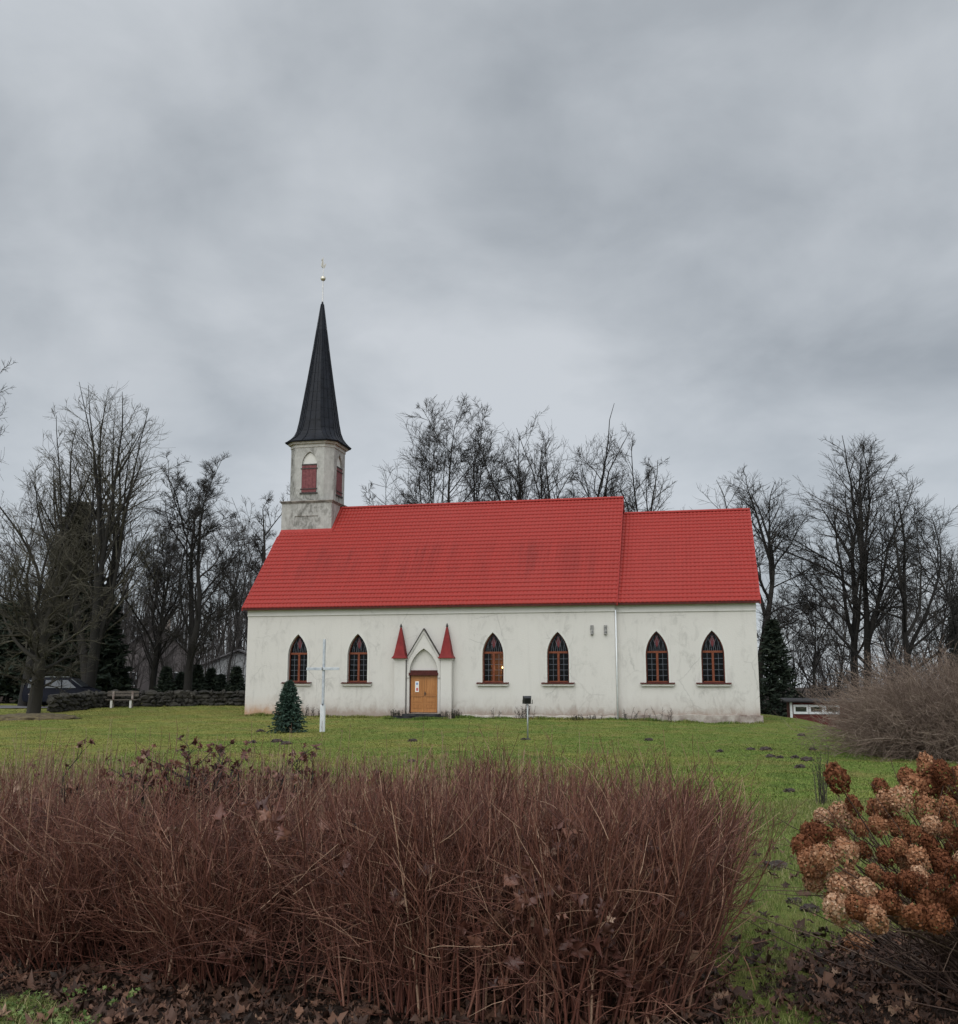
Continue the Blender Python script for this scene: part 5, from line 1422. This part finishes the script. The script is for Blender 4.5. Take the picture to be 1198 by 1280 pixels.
# dark shrub with leftover leaves standing in the hedge
q = at(258, 1000, 7.3)
shr = thing('leafy_shrub', 'dark branched shrub with curled red brown leaves rising from the hedge', 'shrub', (q[0], q[1], gnd(q[0], q[1])))
rng = np.random.default_rng(95)
n = 44
P = np.stack([rng.normal(0, .30, n), rng.normal(0, .14, n), np.zeros(n)], 1)
s, w = grow(rng, P, np.stack([rng.normal(0, .33, n), rng.normal(0, .2, n), np.ones(n)], 1), rng.uniform(0.85, 1.16, n), 0.011, 0.004, 8, 0.10, 0.02)
p, d, rr, t, pi = spawn(rng, s, w, 7, 0.35, 1, R(25), R(65)); s2, w2 = grow(rng, p, d, rng.uniform(.12, .3, len(p)), 0.005, 0.002, 5, 0.14, 0.03)
p, d, rr, t, pi = spawn(rng, s2, w2, 4, 0.3, 1, R(25), R(65)); s3, w3 = grow(rng, p, d, 0.1, 0.0026, 0.0012, 4, 0.14, 0.03)
link('branches', tube_mesh('branches', [(s, w, 6), (s2, w2, 4), (s3, w3, 3)], rng), M_twig, shr)
sel = s3[rng.integers(0, len(s3), 1700), -1]; sel = sel[sel[:, 2] > 0.60]
v, f, a = leaves(rng, sel, rng.standard_normal((len(sel), 3)), 0.038, 1.4)
link('leaves', raw_mesh('leaves', v, f, a), M_hleaf, shr)

# ---- hydrangea on the right
def inside_poly(poly, X, Y):
    res = np.zeros(len(X), bool); n_ = len(poly)
    for i in range(n_):
        xa, ya = poly[i]; xb, yb = poly[(i + 1) % n_]
        res ^= ((ya > Y) != (yb > Y)) & (X < (xb - xa) * (Y - ya) / (yb - ya + 1e-12) + xa)
    return res
hy0 = np.array([2.62, 5.75, 0.0])
hyd = thing('hydrangea', 'hydrangea bush covered in dry rust and tan flower heads', 'hydrangea', (hy0[0], hy0[1], gnd(hy0[0], hy0[1])))
rng = np.random.default_rng(101)
M_hstem = rnd_mat('hydrangea_stems', [(0, (0.055, 0.032, 0.026)), (0.7, (0.115, 0.072, 0.055)), (1, (0.20, 0.14, 0.10))], rough=0.7)
M_petal = rnd_mat('dry_petals', [(0, (0.085, 0.026, 0.012)), (0.30, (0.20, 0.072, 0.032)), (0.60, (0.34, 0.155, 0.078)), (0.85, (0.50, 0.30, 0.185)), (1, (0.62, 0.44, 0.30))], rough=0.75, spec=0.2, objrandom=0.68, translucent=0.2)
heads = []
def hydr_head(seed, a_=0.062, c_=0.082, npet=300):
    r_ = np.random.default_rng(seed)
    th = np.arccos(1 - 1.85 * r_.random(npet)); ph = r_.random(npet) * 2 * np.pi
    lump = 1 + 0.14 * np.sin(3 * ph + seed) * np.sin(th * 4) + 0.09 * r_.standard_normal(npet)
    Nn = np.stack([np.sin(th) * np.cos(ph), np.sin(th) * np.sin(ph), np.cos(th)], 1)
    Pp = Nn * np.array([a_, a_ * 0.95, c_]) * lump[:, None] * (1.12 - 0.28 * (Nn[:, 2:3] + 1) / 2)
    Dn = nrm(Nn + 0.55 * r_.standard_normal((npet, 3)))
    a = nrm(np.cross(Dn, r_.standard_normal((npet, 3)))); b = np.cross(Dn, a)
    sz = 0.0105 * (0.6 + 0.7 * r_.random((npet, 1)))
    V = np.stack([Pp - a * sz + Dn * sz * 0.35, Pp - b * sz * 0.8 - Dn * sz * 0.15, Pp + a * sz + Dn * sz * 0.5, Pp + b * sz * 0.8 - Dn * sz * 0.1], 1).reshape(-1, 3)
    V[:, 2] += c_ * 0.7
    return raw_mesh('flower_head', V, np.arange(npet * 4).reshape(-1, 4), np.repeat(r_.random(npet), 4))
HM = [hydr_head(i, 0.058 + 0.007 * (i % 3), 0.072 + 0.010 * (i % 4), 620) for i in range(7)]
for me in HM: me.materials.append(M_petal)
nh = 97
region = [(1008, 1032), (1040, 1000), (1062, 985), (1076, 1000), (1118, 962), (1150, 948), (1215, 950), (1290, 985), (1310, 1130), (1235, 1150), (1190, 1120), (1170, 1140), (1150, 1165), (1090, 1150), (1040, 1118), (1030, 1100), (1006, 1078)]
cand = np.stack([rng.uniform(1000, 1315, 6000), rng.uniform(940, 1140, 6000)], 1)
cand = cand[inside_poly(region, cand[:, 0], cand[:, 1])]
pick = [cand[0]]
while len(pick) < nh:
    c_ = cand[rng.integers(0, len(cand), 14)]
    dmin = np.min(np.linalg.norm(c_[:, None] - np.array(pick)[None], axis=2), axis=1)
    pick.append(c_[int(np.argmax(dmin))])
ends = []
for px, py in pick:
    dd = 5.75 - 1.05 * ((py - 945) / 190.0) ** 0.8 if py > 945 else 5.75
    dd += rng.uniform(-0.22, 0.22)
    ends.append(at(px, py, dd))
ends = np.array(ends) - hy0
base = np.stack([rng.normal(0.18, .13, nh), rng.normal(0, .13, nh), np.zeros(nh)], 1)
tt_ = np.linspace(0, 1, 9)[None, :, None]
ctrl = base * 0.55 + ends * 0.45 + np.array([0, 0, 0.10]) * rng.uniform(0.3, 1.8, (nh, 1))
sh_ = (1 - tt_) ** 2 * base[:, None] + 2 * tt_ * (1 - tt_) * ctrl[:, None] + tt_ ** 2 * ends[:, None]
sh_[:, 1:-1] += rng.normal(0, 0.008, (nh, 7, 3))
wh_ = np.repeat(np.linspace(0.0055, 0.003, 9)[None], nh, 0)
p, d, rr, t, pi = spawn(rng, sh_, wh_, 3, 0.25, 0.85, R(15), R(40))
sb, wb = grow(rng, p, d, rng.uniform(0.2, 0.55, len(p)), 0.003, 0.0016, 6, 0.05, 0.02)
extra = 150
P2 = np.stack([rng.normal(0.1, .2, extra), rng.normal(0, .2, extra), np.zeros(extra)], 1)
a2 = rng.uniform(1.9, 5.2, extra); t2 = R(72) * np.sqrt(rng.random(extra))
sx_, wx_ = grow(rng, P2, np.stack([np.sin(t2) * np.cos(a2), np.sin(t2) * np.sin(a2), np.cos(t2)], 1), rng.uniform(0.6, 1.15, extra), 0.005, 0.002, 8, 0.04, 0.0)
lone = at(1050, 966, 5.0)
ls_, lw_ = grow(rng, np.array([[0.0, -0.15, 0.0]]), np.array([[lone[0] - hy0[0], lone[1] - hy0[1] + 0.15, lone[2] - 0.0]]), np.linalg.norm([lone[0] - hy0[0], lone[1] - hy0[1] + .15, lone[2]]), 0.006, 0.003, 9, 0.0, 0.0)
link('stems', tube_mesh('stems', [(sh_, wh_, 5), (sb, wb, 4), (sx_, wx_, 4), (ls_, lw_, 5)], rng), M_hstem, hyd)
for k in range(nh + 1):
    pts = sh_[k] if k < nh else ls_[0]
    o = bpy.data.objects.new('flower_head', HM[k % 7]); COL.objects.link(o); o.parent = hyd
    o.location = pts[-1]
    dv = Vector(pts[-1] - pts[-2]).normalized() + Vector((0, 0, 0.35))
    o.rotation_mode = 'QUATERNION'
    o.rotation_quaternion = dv.to_track_quat('Z', 'Y') @ Matrix.Rotation(rng.random() * 6.28, 4, 'Z').to_quaternion()
    s_ = rng.uniform(0.56, 0.92) if k < nh else 0.85
    o.scale = (s_, s_, s_)
x_, y_, z_ = on_ground(1062, 1188)
o = bpy.data.objects.new('fallen_flower_head', HM[3]); COL.objects.link(o); o.location = (x_, y_, z_ + 0.02); o.rotation_euler = (1.2, 0.3, 0.4)
tag(o, 'fallen dry hydrangea flower head lying on the dark leaf litter', 'flower head')

# ================================================================ GROUND COVER
M_soil = mat('dark_wet_soil', (0.018, 0.012, 0.010), (0.060, 0.038, 0.029), scale=7, rough=0.75, bump=0.9, bscale=22)
def inside(poly, X, Y):
    res = np.zeros(len(X), bool); n_ = len(poly)
    for i in range(n_):
        xa, ya = poly[i]; xb, yb = poly[(i + 1) % n_]
        c = ((ya > Y) != (yb > Y)) & (X < (xb - xa) * (Y - ya) / (yb - ya + 1e-12) + xa)
        res ^= c
    return res
rng = np.random.default_rng(111)
def scatter(n, x0, x1, y0, y1, poly=None):
    X = rng.uniform(x0, x1, n); Y = rng.uniform(y0, y1, n)
    if poly is not None:
        k = inside(poly, X, Y); X, Y = X[k], Y[k]
    return X, Y
Xa, Ya = scatter(7200, -5.5, 1.4, 4.2, 8.0, hb_poly)
Xb, Yb = scatter(1500, 1.2, 4.2, 4.2, 7.0, hy_poly)
Xc, Yc = scatter(420, 0.6, 3.0, 4.0, 7.5); Xd, Yd = scatter(90, 0.9, 3.2, 7, 11); Xe, Ye = scatter(200, -3.2, -1.2, 4.0, 5.4)
X = np.concatenate([Xa, Xb, Xc, Xd, Xe]); Y = np.concatenate([Ya, Yb, Yc, Yd, Ye])
P = np.stack([X, Y, zt(X, Y) + 0.026 + 0.02 * rng.random(len(X))], 1)
ncr = 16000
Xq = np.concatenate([rng.uniform(-5, 1.6, ncr), rng.uniform(1.1, 4.0, ncr // 2)]); Yq = np.concatenate([rng.uniform(4, 7.2, ncr), rng.uniform(4.1, 7.0, ncr // 2)])
kq = np.maximum(poly_dist(hb_poly, Xq, Yq), poly_dist(hy_poly, Xq, Yq)) > rng.normal(-0.02, 0.12, len(Xq)); Xq, Yq = Xq[kq], Yq[kq]
vq, fq, aq = leaves(rng, np.stack([Xq, Yq, zt(Xq, Yq) + 0.02], 1), np.array([0, -0.1, 1.0]) + 0.5 * rng.standard_normal((len(Xq), 3)), 0.02 * (0.5 + rng.random((len(Xq), 1, 1))), 1.3)
v, f, a = leaves(rng, P, np.array([0, -0.15, 1.0]) + 0.28 * rng.standard_normal((len(X), 3)), 0.055 * (0.55 + 0.8 * rng.random((len(X), 1, 1)) ** 2), 0.8)
lf = link('fallen_leaves', raw_mesh('fallen_leaves', np.concatenate([v, vq]), np.concatenate([f, fq + len(v)]), np.concatenate([a, aq])), M_leaf)
tag(lf, 'wet brown fallen maple leaves littering the soil under the shrubs', 'leaves', kind='stuff')

# grass: blades near the camera, tufts over the lawn
def blades(X, Y, h, w, lean=0.45):
    n = len(X)
    z = zt(X, Y); az = rng.random(n) * 2 * np.pi
    hh = h * (0.45 + 0.8 * rng.random(n))
    lx, ly = rng.normal(0, lean, n) * hh, rng.normal(0, lean, n) * hh
    w = np.broadcast_to(w, (n,)); h = np.broadcast_to(h, (n,))
    wx, wy = np.cos(az) * w, np.sin(az) * w
    b0 = np.stack([X - wx, Y - wy, z], 1); b1 = np.stack([X + wx, Y + wy, z], 1)
    m0 = np.stack([X - wx * .7 + lx * .35, Y - wy * .7 + ly * .35, z + hh * .6], 1); m1 = np.stack([X + wx * .7 + lx * .35, Y + wy * .7 + ly * .35, z + hh * .6], 1)
    tp_ = np.stack([X + lx, Y + ly, z + hh * (1 - 0.25 * np.minimum(np.hypot(lx, ly) / hh, 1.5) ** 2)], 1)
    V = np.stack([b0, b1, m1, m0, tp_], 1).reshape(-1, 3)
    o = (np.arange(n) * 5)[:, None]
    F = np.concatenate([o + np.array([[0, 1, 2]]), o + np.array([[0, 2, 3]]), o + np.array([[3, 2, 4]])])
    return V, F, np.repeat(rng.random(n), 5)
M_blade = rnd_mat('grass_blades', [(0, (0.075, 0.095, 0.026)), (0.40, (0.130, 0.170, 0.042)), (0.70, (0.215, 0.235, 0.072)), (0.88, (0.31, 0.275, 0.12)), (1, (0.46, 0.39, 0.23))], rough=0.6, spec=0.3, translucent=0.25)
# near path between hedge and hydrangea, and the lower left corner
Xn, Yn = scatter(150000, 0.2, 6.5, 3.6, 15)
keep = ~(inside(hb_poly, Xn, Yn) | inside(hy_poly, Xn, Yn)) | (rng.random(len(Xn)) < 0.02)
dens = 0.5 + 0.5 * np.sin(Xn * 3.1 + 1.0) * np.sin(Yn * 2.3) + np.where(Yn < 6.5, -0.25, 0.2)
keep &= rng.random(len(Xn)) < np.clip(dens + 0.35, 0.15, 1)
v1, f1, a1 = blades(Xn[keep], Yn[keep], 0.055, 0.0022)
Xn, Yn = scatter(22000, -3.6, -1.2, 4.3, 5.75)
keep = ~inside(hb_poly, Xn, Yn) & (rng.random(len(Xn)) < 0.75)
v2, f2, a2 = blades(Xn[keep], Yn[keep], 0.07, 0.0026, 0.8)
# lawn tufts out to the church
n = 620000
Yl = 11 + 58 * rng.random(n) ** 1.15; Xl = rng.uniform(-0.56, 0.50, n) * Yl
keep = (Xl < 15.5 + 0.5 * np.sin(Yl)) | (Yl < 30)
lx_ = (Xl + 12.42) * math.cos(PSI) - (Yl - 54) * math.sin(PSI); ly_ = (Xl + 12.42) * math.sin(PSI) + (Yl - 54) * math.cos(PSI)
keep &= ~((lx_ > -0.1) & (lx_ < 26.5) & (ly_ > -0.02))
keep &= ~((lx_ > PC - 1.6) & (lx_ < PC + 1.6) & (ly_ > -1.5))
Xl, Yl = Xl[keep], Yl[keep]
v3, f3, a3 = blades(Xl, Yl, 0.032, 0.0045 + 0.00018 * Yl, 1.0)
# longer grass along the foot of the church wall, coloured darker as contact shade
ne = 9000
ae = rng.uniform(-0.2, 26.5, ne); ke = -0.04 - rng.random(ne) ** 2 * 0.45 + np.where(ae > L1N, OFF, 0.0)
ke = np.where((ae > PC - 1.65) & (ae < PC + 1.65), -1.5 - rng.random(ne) * 0.2, ke)
Xe_ = -12.42 + ae * math.cos(PSI) + ke * math.sin(PSI); Ye_ = 54 - ae * math.sin(PSI) + ke * math.cos(PSI)
ve, fe, ae_ = blades(Xe_, Ye_, 0.13 * (0.5 + 0.6 * np.sin(ae * 1.7) ** 2 + 0.5 * np.sin(ae * 0.6 + 1) ** 2), 0.011, 0.6)
f3 = np.concatenate([f3, fe + len(v3)]); v3 = np.concatenate([v3, ve]); a3 = np.concatenate([a3, ae_ * 0.45])
o1, o2 = len(v1), len(v1) + len(v2)
gr = link('grass', raw_mesh('grass', np.concatenate([v1, v2]), np.concatenate([f1, f2 + o1]), np.concatenate([a1, a2])), M_blade)
tag(gr, 'green and straw coloured grass blades on the near ground', 'grass', kind='stuff')
def lawn_blade_mat():
    m, t, b = new_mat('lawn_tufts')
    b.inputs['Roughness'].default_value = 0.8; b.inputs['Specular IOR Level'].default_value = 0.15
    tcn = t.nodes.new('ShaderNodeTexCoord'); sp = t.nodes.new('ShaderNodeSeparateXYZ'); lk(t, tcn.outputs['Object'], sp.inputs[0])
    big = nd(t, 'ShaderNodeTexNoise', i_Scale=0.23, i_Detail=6.0, i_Roughness=0.68); lk(t, tcn.outputs['Object'], big.inputs['Vector'])
    at_ = nd(t, 'ShaderNodeAttribute', attribute_name='rnd')
    dry = math_n(t, 'ADD', ramp(t, math_n(t, 'MULTIPLY_ADD', sp.outputs[0], -0.025, 0.5), [(0.30, 0.0), (0.9, 0.6)]), math_n(t, 'MULTIPLY_ADD', big.outputs[0], 3.8, -1.9), clamp=True)
    ca_ = ramp(t, at_.outputs['Fac'], [(0, (0.095, 0.150, 0.030)), (0.7, (0.150, 0.210, 0.045)), (1, (0.22, 0.24, 0.075))])
    cb_ = ramp(t, at_.outputs['Fac'], [(0, (0.170, 0.170, 0.040)), (0.7, (0.260, 0.245, 0.065)), (1, (0.36, 0.29, 0.12))])
    lk(t, worn(t, tcn, mixc(t, dry, ca_, cb_)), b.inputs['Base Color'])
    return m
lt = link('lawn_grass', raw_mesh('lawn_grass', v3, f3, a3), lawn_blade_mat())
tag(lt, 'short tufted grass covering the lawn up to the church', 'grass', kind='stuff')
# broad green weeds in the lower left corner
M_weed = rnd_mat('green_weeds', [(0, (0.07, 0.12, 0.03)), (1, (0.20, 0.26, 0.08))], rough=0.5, translucent=0.25)
Xw, Yw = scatter(90, -2.9, -1.75, 4.7, 5.55)
Pw = np.repeat(np.stack([Xw, Yw, zt(Xw, Yw) + 0.05], 1), 6, 0) + rng.normal(0, 0.03, (len(Xw) * 6, 3)) * np.array([1, 1, .5])
v, f, a = leaves(rng, Pw, np.array([0, -.3, 1.0]) + 0.6 * rng.standard_normal((len(Pw), 3)), 0.02, 0.7)
wd = link('weeds', raw_mesh('weeds', v, f, a), M_weed)
tag(wd, 'broad leaved green weeds in the lower left corner', 'weeds', kind='stuff')

# molehills
def molehill(px, py, s, first=[None]):
    p = on_ground(px, py)
    if first[0] is None:
        bm = bmesh.new(); bmesh.ops.create_icosphere(bm, subdivisions=3, radius=1.0)
        rg_ = random.Random(7)
        for v in bm.verts:
            v.co += v.co.normalized() * rg_.uniform(-.3, .3)
            v.co = Vector((v.co.x * 0.15, v.co.y * 0.12, v.co.z * 0.075))
        o = obj('molehill', bm, M_soil, None)
        tag(o, 'small dark earth molehill on the green lawn', 'molehill', group='molehills on the lawn')
        first[0] = o
    else:
        o = first[0].copy(); COL.objects.link(o)
    o.location = (p[0], p[1], p[2] + 0.01); o.scale = (s * 0.8, s * 0.8, s * 0.75); o.rotation_euler = (0, 0, px)
for px, py, s in ((968, 1086, 1.0), (1021, 1093, 0.7), (993, 1130, 0.5), (1014, 1140, 0.6), (937, 1130, 0.4), (987, 990, 0.8), (1000, 960, 1.1), (1009, 951, 1.3), (994, 948, 1.0), (958, 938, 1.3), (939, 938, 1.0), (1016, 938, 1.1), (1002, 920, 1.2), (964, 947, 1.0), (975, 948, 0.9), (326, 915, 1.5), (316, 929, 1.3), (346, 928, 1.5), (358, 931, 1.5), (516, 927, 1.2), (515, 953, 0.9), (900, 940, 1.0), (655, 925, 1.0), (811, 926, 1.2)):
    molehill(px, py, s)
# leaf mound at the foot of the gnarled tree
p = on_ground(55, 899)
bm = bmesh.new(); bmesh.ops.create_icosphere(bm, subdivisions=4, radius=1.0)
rg_ = random.Random(17)
for v in bm.verts:
    v.co += v.co.normalized() * rg_.uniform(-.08, .08); v.co = Vector((v.co.x * 2.2, v.co.y * 1.6, v.co.z * 0.30))
md = obj('leaf_mound', bm, mat('leafy_earth', (0.060, 0.044, 0.026), (0.15, 0.12, 0.058), scale=5, rough=0.95, bump=0.8, bscale=14), None, smooth=True)
md.location = (tx(55, 50.5), 50.3, gnd(tx(55, 50.5), 50.5) + 0.0)
tag(md, 'low leafy earth mound around the gnarled tree\'s foot', 'mound')

# dry weeds along the foot of the church wall
rng = np.random.default_rng(121)
wl = []
for px, py, n_, hh in ((655, 893, 16, 0.75), (722, 897, 20, 0.3), (740, 897, 16, 0.26), (785, 898, 6, 0.6), (800, 899, 5, 0.6), (836, 902, 5, 0.85), (497, 892, 46, 0.42), (562, 895, 40, 0.45), (385, 890, 8, 0.6), (395, 892, 6, 0.5), (620, 896, 4, 0.5)):
    # place just in front of the facade
    u = (px - 599) / 1250.0
    x0_, y0_ = None, None
    for d in np.arange(40, 56, 0.02):
        X_ = at(px, py, d)[0]
        ly = (X_ + 12.42) * math.sin(PSI) + (d - 54) * math.cos(PSI)
        if ly > -0.35: x0_, y0_ = X_, d; break
    P = np.stack([x0_ + rng.normal(0, .22, n_), y0_ + rng.normal(0, .08, n_), np.full(n_, gnd(x0_, y0_))], 1)
    root = thing('weed_clump', 'clump of dry weed stalks at the foot of the church wall', 'weeds', (x0_, y0_, gnd(x0_, y0_)), group='dry weeds along the church wall')
    s, w = grow(rng, P - np.array([x0_, y0_, gnd(x0_, y0_)]), np.stack([rng.normal(0, .22, n_), rng.normal(0, .1, n_), np.ones(n_)], 1), hh * rng.uniform(0.5, 1.1, n_), 0.009, 0.004, 6, 0.07, 0.0)
    p2, d2, rr, t, pi = spawn(rng, s, w, 5, 0.1, 1, R(25), R(70)); s2, w2 = grow(rng, p2, d2, hh * 0.22, 0.009, 0.005, 4, 0.1, 0.0)
    link('stalks', tube_mesh('stalks', [(s, w, 4), (s2, w2, 3)], rng), M_thuja if hh < 0.5 else M_twig, root)
